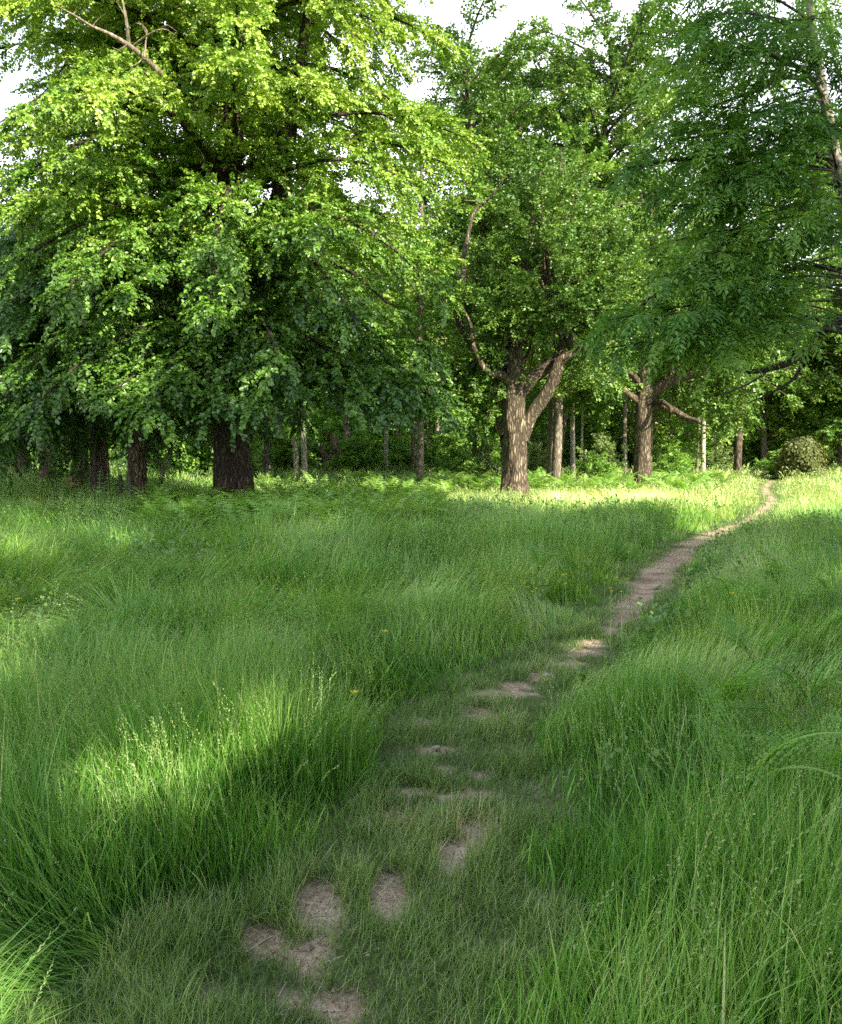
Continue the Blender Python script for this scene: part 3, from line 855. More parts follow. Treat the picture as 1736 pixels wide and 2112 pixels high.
# ------------------------------------------------------------------ avenue of limes going away on the left
rng = np.random.default_rng(23)
av = thing('avenue_lime', 'lime tree with a short sunlit trunk foot behind the timber post', 'tree')
wg = Geo()
tp, tr = spline([(0, 0, -.15), (0, 0, .5), (.02, 0, 2), (0, 0, 5), (.1, 0, 9)], [.36, .27, .23, .2, .05], .22)
tube(wg, tp, tr, 18, rough=.16, flute=.05)
bo = auto_boughs((0, 0, 0), 9, 2.5, 9, lambda z: float(np.interp(z, [1.5, 3, 5, 9], [3.2, 4.3, 4.2, 1.4])), 46, rng, rise=.5, fall=.8, wood=wg, tint=.42)
wg.build('trunk', M['oakbark'], av, smooth=True)  # lighter oak bark on the limes stands in for sun on their trunks
O, D, L, U, T = grow(bo, None, 12, 11, 1.5, .5, rng, flat=.8, droop=.38)
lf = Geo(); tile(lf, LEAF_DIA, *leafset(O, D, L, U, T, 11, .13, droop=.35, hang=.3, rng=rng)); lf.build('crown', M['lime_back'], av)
av.location = (-7.3, 21.8, 0)
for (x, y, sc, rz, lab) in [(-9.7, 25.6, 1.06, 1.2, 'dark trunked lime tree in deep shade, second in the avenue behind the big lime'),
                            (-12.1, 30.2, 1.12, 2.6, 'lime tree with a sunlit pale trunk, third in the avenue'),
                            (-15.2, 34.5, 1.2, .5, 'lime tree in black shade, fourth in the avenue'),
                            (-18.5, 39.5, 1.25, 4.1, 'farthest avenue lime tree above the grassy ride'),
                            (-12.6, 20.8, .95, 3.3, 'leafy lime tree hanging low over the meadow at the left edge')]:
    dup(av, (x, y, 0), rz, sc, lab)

# ------------------------------------------------------------------ the forked oak
rng = np.random.default_rng(31)
DO = 24.0
OB = np.array([(1062 - CX) / F * DO, DO, 0.0])


def A(px, py, dd=0.0):
    return at(px, py, DO + dd)


oak = thing('oak_tree', 'stout old oak with a thick sunlit trunk forking low into twisted limbs', 'tree', OB)
wg = Geo()
tp, tr = spline([A(1066, 1045), A(1065, 1015), A(1062, 975), A(1060, 935), A(1058, 885), A(1060, 835), A(1062, 770), A(1060, 720)], [.52, .4, .32, .31, .34, .33, .26, .2], .1)
tube(wg, tp, tr, 36, rough=.3, flute=.045, seed=4)
wg.build('trunk', M['oakbark'], oak, smooth=True)
LIMBS = [([(1075, 905), (1095, 862), (1120, 825), (1140, 795), (1158, 745), (1178, 733), (1205, 715), (1222, 705)], [.25, .2, .18, .17, .15, .12, .1, .07], -.5),
         ([(1062, 830), (1080, 800), (1110, 770), (1140, 745), (1155, 728), (1160, 690), (1130, 655)], [.2, .19, .17, .15, .13, .1, .06], -.2),
         ([(1058, 830), (1040, 790), (1010, 755), (985, 735), (965, 700), (945, 670), (935, 630)], [.22, .19, .16, .13, .12, .12, .08], .3),
         ([(1058, 780), (1055, 735), (1056, 690), (1062, 640), (1068, 590), (1085, 530), (1092, 480)], [.22, .18, .15, .13, .12, .1, .06], .6),
         ([(1040, 900), (1020, 870), (985, 835), (940, 818), (890, 815)], [.14, .1, .09, .07, .04], .6),
         ([(1130, 655), (1115, 670), (1150, 640), (1170, 600), (1182, 570), (1200, 540)], [.09, .09, .09, .08, .06, .04], -.1),
         ([(940, 640), (955, 580), (958, 530), (975, 440), (1010, 400), (1040, 360)], [.085, .075, .065, .055, .035, .012], 1.2),
         ([(1012, 600), (1000, 585), (975, 570)], [.08, .07, .04], .4),
         ([(1068, 590), (1030, 610), (1010, 590)], [.07, .06, .04], .3),
         ([(1056, 800), (1035, 775), (1008, 768), (988, 745), (972, 712), (966, 668), (948, 630)], [.17, .14, .11, .09, .07, .05, .02], -1.0),
         ([(1178, 733), (1172, 690), (1190, 650), (1232, 622), (1262, 575)], [.11, .09, .075, .06, .03], -1.0)]
bo = []
for pts, rr, dd in LIMBS:
    n = len(pts)
    P = [A(p[0], p[1], dd * i_ / (n - 1) * 1.6) for i_, p in enumerate(pts)]
    p, r = spline(P, rr, .14)
    p = p + np.cumsum(rng.normal(0, .008, p.shape), axis=0)
    lg = Geo(); tube(lg, p, r, 12, rough=.22, seed=int(pts[0][0]))
    lg.build('limb', M['oakbark'], oak, smooth=True)
wg = Geo()
OC = np.array(A(1125, 600, 0))
# clumped crown: boughs radiate out to many lobes
LOBES = [(1020, 420, 1.3, .8), (1052, 340, 1.3, .8), (960, 500, 1.3, .7), (1150, 420, -1.0, 1.1), (1210, 480, -1.4, 1.2), (1100, 450, -.4, 1.1), (1280, 540, -1.2, 1.15), (1330, 600, -.6, 1.0), (1150, 540, -1.8, 1.1), (1230, 600, -1.8, 1.1),
         (1000, 620, -.3, 1.0), (960, 720, .0, .95), (1040, 560, .6, 1.0), (1090, 640, -1.6, .95), (1270, 680, -1.2, .9), (930, 780, .4, .9), (1010, 700, -1.2, .8),
         (970, 850, .2, .8), (900, 840, .6, .9), (1230, 430, .6, 1.2), (1130, 390, .8, 1.1), (1320, 520, .9, 1.1), (1180, 620, 1.5, 1.2), (1060, 680, 1.8, 1.1), (960, 640, 1.6, 1.0), (1250, 760, 1.5, .9),
         (1030, 880, .5, .5), (1180, 370, 0, .9)]
for (px, py, dd, s) in LOBES:
    c = A(px, py, dd)
    st = OC + (c - OC) * .25 + np.array([0, 0, -.4])
    for kx in range(4):
        e = c + rng.normal(0, .5 * s, 3)
        q = np.linspace(0, 1, 8)[:, None]
        mid = (st + e) / 2 + rng.normal(0, .25, 3)
        p = st * (1 - q) ** 2 + mid * 2 * q * (1 - q) + e * q ** 2
        rad = np.linspace(.05 * s, .012, 8); tube(wg, p, rad, 5, rough=.2)
        bo.append((p[2:], rad[2:], .55 * s, .5 + rng.normal(0, .1)))
wg.build('bough', M['oakbark'], oak, smooth=True)
O, D, L, U, T = grow(bo, None, 15, 10, .95, .36, rng, flat=.25, t0=.3, droop=.05, up=.2, sec_ang=1.1)
lf = Geo(); tile(lf, LEAF_DIA, *leafset(O, D, L, U, T, 11, .085, droop=.1, hang=.05, wob=.6, rng=rng)); lf.build('crown', M['oak'], oak)


# ------------------------------------------------------------------ generic woodland trees
def woodland(name, label, H, z0, Rf, n, r, bark, leaf, seed, lsize, m=9, nsec=11, nbl=9, rise=.55, fall=.35, flat=.4, tint=.5, loc=(0, 0, 0), bend=.12, sl=1.2, lean=0.0):
    rg = np.random.default_rng(seed)
    t = thing(name, label, 'tree')
    wg = Geo()
    pts = [(0, 0, -.15), (0, 0, .4)] + [(rg.normal(0, bend) + lean * H * f, rg.normal(0, bend), H * f) for f in (.25, .5, .75, .97)]
    tp, tr = spline(pts, [r * 1.35, r * 1.03, r * .9, r * .65, r * .4, .03], .3)
    tube(wg, tp, tr, 14, rough=.14, seed=seed)
    bo = auto_boughs((0, 0, 0), H, z0, H * .96, Rf, n, rg, rise=rise, fall=fall, r0=r * .3, wood=wg, tint=tint, lean=(lean, 0))
    wg.build('trunk', M[bark], t, smooth=True)
    O, D, L, U, T = grow(bo, None, nsec, nbl, sl, .45, rg, flat=flat, t0=.05, droop=.15, up=.15)
    lf = Geo(); tile(lf, LEAF_DIA, *leafset(O, D, L, U, T, m, lsize, droop=.15, hang=.1, wob=.55, rng=rg)); lf.build('crown', M[leaf], t)
    t.location = loc
    return t


def spot(px, d):
    return ((px - CX) / F * d, d, 0)


# straight oak with stubby broken branches
rng = np.random.default_rng(41)
D2 = 30.0
RB = np.array([(1324 - CX) / F * D2, D2, 0])


def B(px, py, dd=0.0):
    return at(px, py, D2 + dd)


oak2 = thing('oak_tree', 'straight trunked oak with ridged bark and bare stubby side branches, right of centre', 'tree', RB)
wg = Geo()
tp, tr = spline([B(1323, 1010), B(1324, 985), B(1325, 940), B(1327, 880), B(1328, 820), B(1330, 740), B(1332, 640), B(1340, 520), B(1345, 400)], [.38, .33, .31, .31, .3, .27, .22, .16, .06], .14)
tube(wg, tp, tr, 24, rough=.13, flute=.03, seed=9)
wg.build('trunk', M['oakbark'], oak2, smooth=True)
for pts, rr, dd in [([(1315, 828), (1295, 812), (1275, 800), (1250, 790), (1225, 780), (1200, 770)], [.13, .11, .09, .07, .05, .02], -1.2),
                    ([(1318, 790), (1305, 775), (1296, 764)], [.12, .1, .07], -.7),
                    ([(1340, 815), (1370, 795), (1405, 780), (1440, 772), (1470, 765)], [.2, .18, .15, .11, .08], -.6),
                    ([(1340, 800), (1360, 790), (1385, 768), (1400, 760)], [.1, .09, .07, .05], .4),
                    ([(1342, 845), (1365, 840), (1390, 848), (1415, 862), (1440, 868)], [.16, .14, .12, .1, .06], -1.0),
                    ([(1342, 832), (1362, 828), (1378, 838), (1382, 845)], [.1, .08, .07, .05], -1.1),
                    ([(1275, 800), (1255, 782), (1248, 770)], [.06, .045, .02], -1.0),
                    ([(1340, 870), (1355, 868), (1368, 860)], [.05, .04, .02], -.6)]:
    n = len(pts)
    p, r = spline([B(a, b, dd * i_ / (n - 1) * 1.5) for i_, (a, b) in enumerate(pts)], rr, .12)
    p = p + np.cumsum(rng.normal(0, .007, p.shape), axis=0)
    lg = Geo(); tube(lg, p, r, 10, rough=.25, seed=int(pts[1][0])); lg.build('limb', M['oakbark'], oak2, smooth=True)
wg = Geo(); bo = []
OC = np.array(B(1335, 640))
for (px, py, dd, s) in [(1240, 560, -.5, 1.2), (1300, 470, -.8, 1.3), (1390, 450, -.5, 1.3), (1450, 540, -.5, 1.3), (1510, 640, -.3, 1.2), (1400, 640, -1.5, 1.2), (1250, 680, -1.2, 1.1), (1330, 600, -1.6, 1.2), (1480, 730, -1.0, 1.1),
                        (1560, 730, -.2, 1.1), (1550, 800, .0, 1.1), (1480, 850, .3, 1.0), (1600, 850, .6, 1.0), (1420, 720, 1.2, 1.2), (1240, 640, 1.5, 1.2), (1350, 540, 1.6, 1.3), (1420, 380, .5, 1.3), (1320, 350, .6, 1.3), (1500, 440, 1., 1.3), (1590, 560, .8, 1.2),
                        (1220, 830, 1.6, .8), (1250, 870, 1.9, .7), (1540, 880, 1.2, .8), (1450, 900, 1.6, .7)]:
    c = B(px, py, dd); st = OC + (c - OC) * .2
    for kx in range(3):
        e = c + rng.normal(0, .5 * s, 3); q = np.linspace(0, 1, 8)[:, None]
        mid = (st + e) / 2 + rng.normal(0, .3, 3); p = st * (1 - q) ** 2 + mid * 2 * q * (1 - q) + e * q ** 2
        rad = np.linspace(.05 * s, .012, 8); tube(wg, p, rad, 5, rough=.2); bo.append((p[2:], rad[2:], .55 * s, .55 + rng.normal(0, .1)))
wg.build('bough', M['oakbark'], oak2, smooth=True)
O, D, L, U, T = grow(bo, None, 15, 9, 1.15, .42, rng, flat=.35, t0=.3, droop=.08, up=.15, sec_ang=1.1)
lf = Geo(); tile(lf, LEAF_DIA, *leafset(O, D, L, U, T, 8, .125, droop=.1, hang=.05, wob=.6, rng=rng)); lf.build('crown', M['oak'], oak2)

# tall oaks that close the view above the forked oak
woodland('oak_tree', 'tall sparse oak with sky showing through its thin crown, behind the forked oak', 16.2, 4.5, lambda z: float(np.interp(z, [4, 9, 13, 17.2], [2.0, 2.7, 2.6, 1.7])), 66, .26, 'oakbark', 'oak', 51, .13,
         m=8, nsec=20, nbl=9, loc=spot(1056, 32), lean=-.12, rise=.8, fall=.3, flat=.2)
woodland('oak_tree', 'tall round topped oak with a dense sunlit crown, right of the sparse one', 17.4, 4.5, lambda z: float(np.interp(z, [4, 9, 14, 18.2], [3.2, 4.0, 3.9, 2.4])), 90, .25, 'oakbark', 'oak', 52, .13,
         m=9, nsec=16, nbl=10, loc=spot(1142, 34), lean=.13, rise=.75, fall=.3, flat=.2)
woodland('oak_tree', 'tall oak filling the gap between the sparse oak and the round topped one', 18.6, 5, lambda z: float(np.interp(z, [4, 9, 14, 18.6], [3.0, 3.8, 3.4, 2.2])), 64, .2, 'oakbark', 'oak', 55, .15,
         m=9, nsec=15, nbl=9, loc=spot(1066, 40), rise=.75, fall=.3, flat=.2)
woodland('oak_tree', 'tall broad oak crown filling the gap behind the ash leaves at right', 15.5, 4.5, lambda z: float(np.interp(z, [4, 9, 13, 15.5], [3.6, 4.4, 3.6, 1.4])), 56, .17, 'oakbark', 'oak', 53, .14,
         m=9, nsec=12, nbl=8, loc=spot(1520, 39), rise=.6, fall=.35, flat=.3)

woodland('oak_tree', 'dense oak far behind the ash trunk, filling the upper right', 18.5, 3.5, lambda z: float(np.interp(z, [3, 8, 14, 18.5], [3.4, 5.0, 4.8, 2.2])), 58, .34, 'oakbark', 'oak', 54, .14,
         m=9, nsec=13, nbl=9, loc=spot(1765, 44), lean=-.05, rise=.6, fall=.4, flat=.3)

# ------------------------------------------------------------------ the ash at the right
rng = np.random.default_rng(61)
AB = np.array([7.05, 12.4, 0])
ash = thing('ash_tree', 'near ash tree with pale trunk and dark feathery leaves reaching in from the right edge', 'tree', AB)
DA = 12.2
wg = Geo()
tp, tr = spline([AB + [0, 0, -.1], AB + [-.05, 0, 1.2], AB + [-.5, 0, 3], at(1742, 430, DA), at(1718, 300, DA), at(1695, 180, DA), at(1678, 80, DA), at(1668, 10, DA), at(1655, -150, DA), at(1650, -330, DA)],
                [.19, .15, .12, .085, .072, .06, .05, .044, .034, .015], .2)
tube(wg, tp, tr, 14, rough=.12, seed=3)
wg.build('trunk', M['ashbark'], ash, smooth=True)
trunk_pts = tp
bo = []
for pts, rr, dd, mt in [([(1700, 200), (1665, 160), (1620, 130), (1560, 105), (1510, 90)], [.045, .04, .03, .022, .012], -1.0, 'ashbark'),
                        ([(1695, 178), (1650, 162), (1610, 160), (1560, 185), (1500, 205), (1430, 240)], [.04, .035, .03, .024, .018, .01], -.6, 'ashbark'),
                        ([(1722, 330), (1640, 310), (1560, 318), (1470, 325), (1380, 330), (1300, 345)], [.05, .042, .036, .03, .024, .012], -.8, 'twigbark'),
                        ([(1740, 400), (1650, 420), (1540, 470), (1420, 560), (1310, 640), (1220, 700)], [.05, .042, .035, .03, .022, .01], -1.4, 'twigbark'),
                        ([(1800, 640), (1736, 660), (1690, 690), (1650, 735), (1600, 757), (1540, 765), (1480, 750), (1420, 742)], [.08, .07, .062, .055, .045, .036, .024, .012], -.4, 'twigbark'),
                        ([(1750, 560), (1690, 550), (1640, 556), (1590, 572), (1540, 600), (1480, 640)], [.045, .04, .034, .026, .02, .01], .6, 'twigbark'),
                        ([(1655, 730), (1650, 760), (1630, 790), (1590, 815), (1545, 835)], [.028, .024, .02, .014, .007], -.2, 'twigbark'),
                        ([(1590, 757), (1560, 780), (1520, 800), (1470, 815)], [.018, .014, .01, .005], -.8, 'twigbark'),
                        ([(1760, 480), (1700, 500), (1610, 500), (1520, 520), (1440, 560)], [.04, .035, .028, .02, .01], 1.2, 'twigbark')]:
    n = len(pts)
    p, r = spline([at(a, b, DA + dd * i_ / (n - 1) * 1.5) for i_, (a, b) in enumerate(pts)], rr, .12)
    p = p + np.cumsum(rng.normal(0, .005, p.shape), axis=0)
    lg = Geo(); tube(lg, p, r, 8, rough=.2, seed=int(pts[1][1])); lg.build('limb', M[mt], ash, smooth=True)
    low = pts[0][1] > 600 or pts[0][0] < 1660
    if not low:
        bo.append((p, r, .75, .45))
tg_ = [(1600, 60, -.5), (1500, 30, -1), (1420, 70, -1.3), (1380, 10, -.3), (1480, 130, -1.2), (1400, 170, -1.4), (1360, 120, -.8), (1560, 240, -1.5), (1450, 270, -1.8), (1370, 260, -1.5), (1320, 300, -1.2),
       (1680, 90, -1.2), (1720, 180, -1.2), (1640, 260, -1.6), (1560, 380, -1.8), (1460, 400, -2), (1380, 420, -1.9), (1300, 390, -1.5), (1660, 400, -1.5), (1700, 480, -1.6), (1580, 480, -2), (1480, 520, -2.2),
       (1400, 560, -2.3), (1330, 520, -2.0), (1620, 560, -1.4), (1500, 600, -2.4), (1420, 640, -2.5), (1340, 640, -2.5), (1270, 660, -2.4), (1220, 700, -2.4), (1300, 720, -2.4), (1560, 620, -1.6), (1380, 700, -2.3),
       (1450, 180, .6), (1550, 150, .8), (1640, 180, .9), (1400, 330, .5), (1520, 330, .7), (1620, 350, .9), (1700, 380, 1.0), (1430, 480, .2), (1560, 540, .5), (1700, 20, .5), (1560, 10, .6), (1280, 600, -2.2), (1240, 640, -2.3), (1690, 280, -1.4),
       (1470, 350, -1.6), (1640, 450, -1.0), (1350, 570, -2.2), (1440, 700, -2.1)]
wg = Geo()
for (px, py, dd) in tg_:
    e = at(px, py, DA + dd) + rng.normal(0, .12, 3)
    zt = e[2] + rng.uniform(-.2, .9)
    i_ = np.abs(trunk_pts[:, 2] - zt).argmin(); st = trunk_pts[i_]
    q = np.linspace(0, 1, 9)[:, None]
    mid = (st + e) / 2 + np.array([0, 0, .35]) + rng.normal(0, .15, 3)
    p = st * (1 - q) ** 2 + mid * 2 * q * (1 - q) + e * q ** 2
    rad = np.linspace(.02, .006, 9); tube(wg, p, rad, 5, rough=.1)
    bo.append((p[3:], rad[3:], .62, .5 + rng.normal(0, .22)))
O, D, L, U, T = grow(bo, wg, 15, 9, .85, .3, rng, flat=.7, t0=.25, droop=.25, up=.05, sec_r=.007, wood_keep=.6)
wg.build('bough', M['twigbark'], ash, smooth=True)
k_ = O[:, 2] < 9.5
lf = Geo(); tile(lf, LEAF_LAN, *leafset(O, D, L, U, T, 11, .098, droop=.45, hang=.18, splay=1.0, wob=.22, rng=rng, pinnate=True))
lf.build('crown', M['ash'], ash)

# ------------------------------------------------------------------ rows of slim woodland trees
slim = woodland('woodland_tree', 'slim pole straight tree standing alone between the big lime and the forked oak', 12.5, 3.2, lambda z: float(np.interp(z, [3, 6, 9, 12.5], [2.4, 3.2, 3.0, 1.0])), 40, .13, 'slimbark', 'woodfar', 71, .15,
                m=8, nsec=10, nbl=8, loc=spot(866, 30))
bushy = woodland('woodland_tree', 'low branched sunlit tree hanging over the far path at right', 10.5, 1.6, lambda z: float(np.interp(z, [1.5, 4, 7, 10.5], [3.6, 4.4, 3.8, 1.2])), 52, .2, 'slimbark', 'woodfar', 72, .16,
                 m=8, nsec=11, nbl=8, rise=.35, fall=.5, flat=.6, loc=spot(1575, 48), tint=.58)
tallw = woodland('woodland_tree', 'tall dark tree closing the wood behind the leaning pale trunk', 14.5, 3.6, lambda z: float(np.interp(z, [3.5, 7, 11, 14.5], [3.0, 4.0, 3.6, 1.2])), 46, .2, 'slimbark', 'woodfar', 73, .16,
                 m=8, nsec=11, nbl=8, loc=spot(580, 50), tint=.4)
ROW = [(slim, 550, 40, 1.0, 1.55, 'thick grey trunk just right of the big lime, in the back row'),
       (slim, 611, 38, .95, 1.0, 'slim trunk lit cream, left of two standing together behind the lime'),
       (slim, 629, 34, .9, .95, 'leaning slim trunk lit at its foot, right of two standing together'),
       (slim, 795, 44, 1.0, .85, 'thin pale lit trunk in the dark wood right of the dead stump'),
       (slim, 852, 43, 1.0, .7, 'thin trunk close left behind the lone pole straight tree'),
       (tallw, 882, 52, .95, .55, 'slender trunk in deep shade right of the pole straight tree'),
       (slim, 903, 50, 1.05, .95, 'far slender trunk with a bright lit side, left of the forked oak'),
       (tallw, 960, 54, 1.0, .8, 'far dark tree just left of the forked oak'),
       (slim, 1131, 30.5, .95, .8, 'thin trunk, left of the pair right beside the forked oak'),
       (slim, 1146, 30, 1.0, 1.3, 'thick shaded trunk, right of the pair beside the forked oak'),
       (slim, 1181, 36, 1.0, .8, 'white lit thin trunk in the sunny clearing'),
       (tallw, 1198, 46, .9, .4, 'thin pale sapling trunk right of the white lit one'),
       (slim, 1288, 42, 1.0, .85, 'mottled slim trunk close left of the straight trunked oak'),
       (slim, 1449, 40, .9, .95, 'pale slim trunk alone right of the straight trunked oak'),
       (slim, 1437, 43, .85, .6, 'thin dark trunk close behind the pale one right of the oak'),
       (tallw, 1508, 49, .9, .7, 'slim forked tree left of the ivy clad stump'),
       (tallw, 1694, 50, .95, .8, 'dark tree right of the ivy clad stump'),
       (bushy, 1735, 47, 1.0, 1.0, 'low leafy tree at the right edge behind the ash'),
       (bushy, 1640, 54, 1.15, 1.0, 'pale leafy tree farthest down the path at right'),
       (bushy, 1380, 48, 1.1, 1.0, 'low leafy tree behind the straight trunked oak'),
       (bushy, 1210, 52, 1.1, 1.0, 'bushy tree behind the white lit trunk'),
       (bushy, 1800, 46, 1.2, 1.0, 'broad leafy tree partly outside the right edge'),
       (tallw, 720, 54, 1.05, 1.0, 'tall tree in the dark wood behind the dead stump'),
       (tallw, 480, 52, 1.05, 1.0, 'tall tree in black shade directly behind the big lime'),
       (tallw, 330, 46, .85, 1.0, 'dark tree behind the avenue, left of the big lime'),
       (tallw, 1060, 58, 1.1, 1.0, 'tall tree far behind the forked oak trunk'),
       (tallw, 1300, 58, 1.1, 1.0, 'tall tree far behind the straight trunked oak'),
       (tallw, 820, 60, 1.1, 1.0, 'tall tree far back in the gap left of the pole straight tree')]
rng = np.random.default_rng(77)
for (src, px, d, sc, ts, lab) in ROW:
    t = dup(src, spot(px, d), rng.uniform(0, 6.28), (sc, sc, sc * rng.uniform(.92, 1.08)), lab, trunk_sc=ts)
    if px in (611, 629, 795, 903, 1181, 1198, 1449):
        for c in t.children:
            if c.name.startswith('trunk'):
                c.material_slots[0].link = 'OBJECT'; c.material_slots[0].material = M['litbark']  # these trunks get their sunlit look from the lightened bark colour

# far wood closing every gap: reads as one mass
rng = np.random.default_rng(81)
n = 95000
az = rng.uniform(-.78, .78, n); d = rng.uniform(64, 92, n)
x, y = np.sin(az) * d, np.cos(az) * d
top = 7.5 + 4 * vnoise(x * .12, y * .12, 3) + 2 * vnoise(x * .4, y * .4, 4)
z = top * rng.uniform(0, 1, n) ** .8
O = np.stack([x, y, z], -1)
lf = Geo()
Y_ = unit(rng.normal(0, 1, (n, 3)) + [0, 0, -.3]); X_ = unit(np.cross(Y_, rng.normal(0, 1, (n, 3)) + [0, 0, 1])); Z_ = np.cross(X_, Y_)
tile(lf, LEAF_BIG, O, X_, Y_, Z_, rng.uniform(.45, .85, n), np.clip(.35 + .3 * vnoise(x * .3, z * .5, 9) + rng.normal(0, .1, n), 0, 1))
o = lf.build('far_wood', M['under']); o['kind'] = 'stuff'; tag(o, 'dense far wood closing the view behind the trunks', 'woodland')


# ------------------------------------------------------------------ undergrowth
def shrub(name, label, cat, H, R, leaf, seed, lsize, n=26, tint=.5):
    rg = np.random.default_rng(seed)
    t = thing(name, label, cat)
    wg = Geo(); bo = []
    for k in range(n):
        az = k * 2.4 + rg.normal(0, .3); el = rg.uniform(.25, 1.45)
        e = np.array([math.cos(az) * math.cos(el) * R, math.sin(az) * math.cos(el) * R, .15 + H * math.sin(el)]) * rg.uniform(.7, 1.08)
        q = np.linspace(0, 1, 7)[:, None]
        p = q * e + np.array([0, 0, 1.]) * (q * (1 - q)) * .4
        rad = np.linspace(.018, .005, 7); tube(wg, p, rad, 4); bo.append((p, rad, .6, tint + rg.normal(0, .1)))
    wg.build('stem', M['twigbark'], t)
    O, D, L, U, T = grow(bo, None, 12, 8, .55, .28, rg, flat=.4, t0=.15, droop=.1, up=.15)
    lf = Geo(); tile(lf, LEAF_DIA, *leafset(O, D, L, U, T, 7, lsize, rng=rg)); lf.build('foliage', M[leaf], t)
    return t


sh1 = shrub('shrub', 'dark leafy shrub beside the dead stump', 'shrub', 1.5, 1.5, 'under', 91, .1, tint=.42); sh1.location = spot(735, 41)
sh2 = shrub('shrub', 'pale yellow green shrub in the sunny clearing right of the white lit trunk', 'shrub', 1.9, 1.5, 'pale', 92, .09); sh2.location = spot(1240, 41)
rng = np.random.default_rng(95)
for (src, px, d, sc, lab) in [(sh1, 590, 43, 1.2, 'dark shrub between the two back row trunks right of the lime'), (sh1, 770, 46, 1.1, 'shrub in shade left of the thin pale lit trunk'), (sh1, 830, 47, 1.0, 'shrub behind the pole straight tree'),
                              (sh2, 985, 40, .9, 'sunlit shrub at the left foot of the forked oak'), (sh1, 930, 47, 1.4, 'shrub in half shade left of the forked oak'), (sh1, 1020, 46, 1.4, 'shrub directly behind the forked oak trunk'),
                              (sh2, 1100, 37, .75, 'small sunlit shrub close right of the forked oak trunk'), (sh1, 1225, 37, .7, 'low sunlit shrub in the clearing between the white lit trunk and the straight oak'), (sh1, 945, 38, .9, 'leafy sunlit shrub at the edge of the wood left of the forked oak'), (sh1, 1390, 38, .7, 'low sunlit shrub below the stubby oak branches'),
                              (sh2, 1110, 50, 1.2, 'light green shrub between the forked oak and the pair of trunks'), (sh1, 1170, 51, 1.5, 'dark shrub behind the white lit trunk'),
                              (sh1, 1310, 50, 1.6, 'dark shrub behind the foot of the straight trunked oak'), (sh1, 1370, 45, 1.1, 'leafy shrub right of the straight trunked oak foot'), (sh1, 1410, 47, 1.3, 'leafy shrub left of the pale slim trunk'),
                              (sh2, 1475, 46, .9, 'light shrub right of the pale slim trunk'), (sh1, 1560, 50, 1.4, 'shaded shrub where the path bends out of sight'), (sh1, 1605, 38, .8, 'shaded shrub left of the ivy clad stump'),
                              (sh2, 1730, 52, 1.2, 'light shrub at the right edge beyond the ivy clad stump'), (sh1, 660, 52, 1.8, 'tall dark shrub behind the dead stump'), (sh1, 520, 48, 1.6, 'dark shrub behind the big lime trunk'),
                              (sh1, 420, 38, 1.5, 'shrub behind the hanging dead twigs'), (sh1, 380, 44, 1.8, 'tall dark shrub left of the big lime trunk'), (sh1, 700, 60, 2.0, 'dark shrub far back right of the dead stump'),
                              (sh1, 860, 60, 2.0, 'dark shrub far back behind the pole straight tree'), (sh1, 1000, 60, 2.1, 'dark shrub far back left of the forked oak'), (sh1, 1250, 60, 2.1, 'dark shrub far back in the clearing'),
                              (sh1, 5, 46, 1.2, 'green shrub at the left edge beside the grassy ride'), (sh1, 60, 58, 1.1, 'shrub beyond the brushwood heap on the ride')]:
    dup(src, spot(px, d), rng.uniform(0, 6.28), (sc, sc, sc * rng.uniform(.85, 1.1)), lab)

# ivy clad stump by the far path
rng = np.random.default_rng(97)
b = np.array(spot(1652, 36))
st = thing('ivy_stump', 'broad broken tree stump wrapped in pale ivy beside the far path', 'tree stump', b)
wg = Geo(); tp, tr = spline([b + [0, 0, -.1], b + [0, 0, .8], b + [-.05, 0, 1.7]], [.55, .48, .42], .15); tube(wg, tp, tr, 18, rough=.25, seed=6); wg.build('trunk', M['oakbark'], st, smooth=True)
n = 7000; th = rng.uniform(0, 6.28, n); zz = rng.uniform(0, 1, n) ** .8 * (1.45 + .55 * vnoise(np.cos(th) * 2 + 4, np.sin(th) * 2 + 4, 8)); rr = (.46 + .4 * vnoise(np.cos(th) * 1.5 + zz * 1.3, np.sin(th) * 1.5 + 7, 4) + .3 * rng.normal(0, .5, n)) * np.clip(1.25 - (zz / 1.9) ** 3, .3, 1)
P = b + np.stack([np.cos(th) * rr, np.sin(th) * rr, zz], -1); nn = np.stack([np.cos(th), np.sin(th), np.full(n, .3)], -1)
Y_ = unit(np.array([0, 0, -1.]) + nn * .5 + rng.normal(0, .4, (n, 3))); X_ = unit(np.cross(Y_, nn + rng.normal(0, .4, (n, 3)))); Z_ = np.cross(X_, Y_)
lf = Geo(); tile(lf, LEAF_HEX, P, X_, Y_, Z_, rng.uniform(.08, .15, n), rng.uniform(.25, .75, n)); lf.build('ivy', M['ivy'], st)

# dead broken stump in the back row
b = np.array(spot(680, 42)); ds = thing('dead_stump', 'dead broken stump splitting into jagged brown prongs', 'tree stump', b)


def C(px, py):
    return at(px, py, 42)


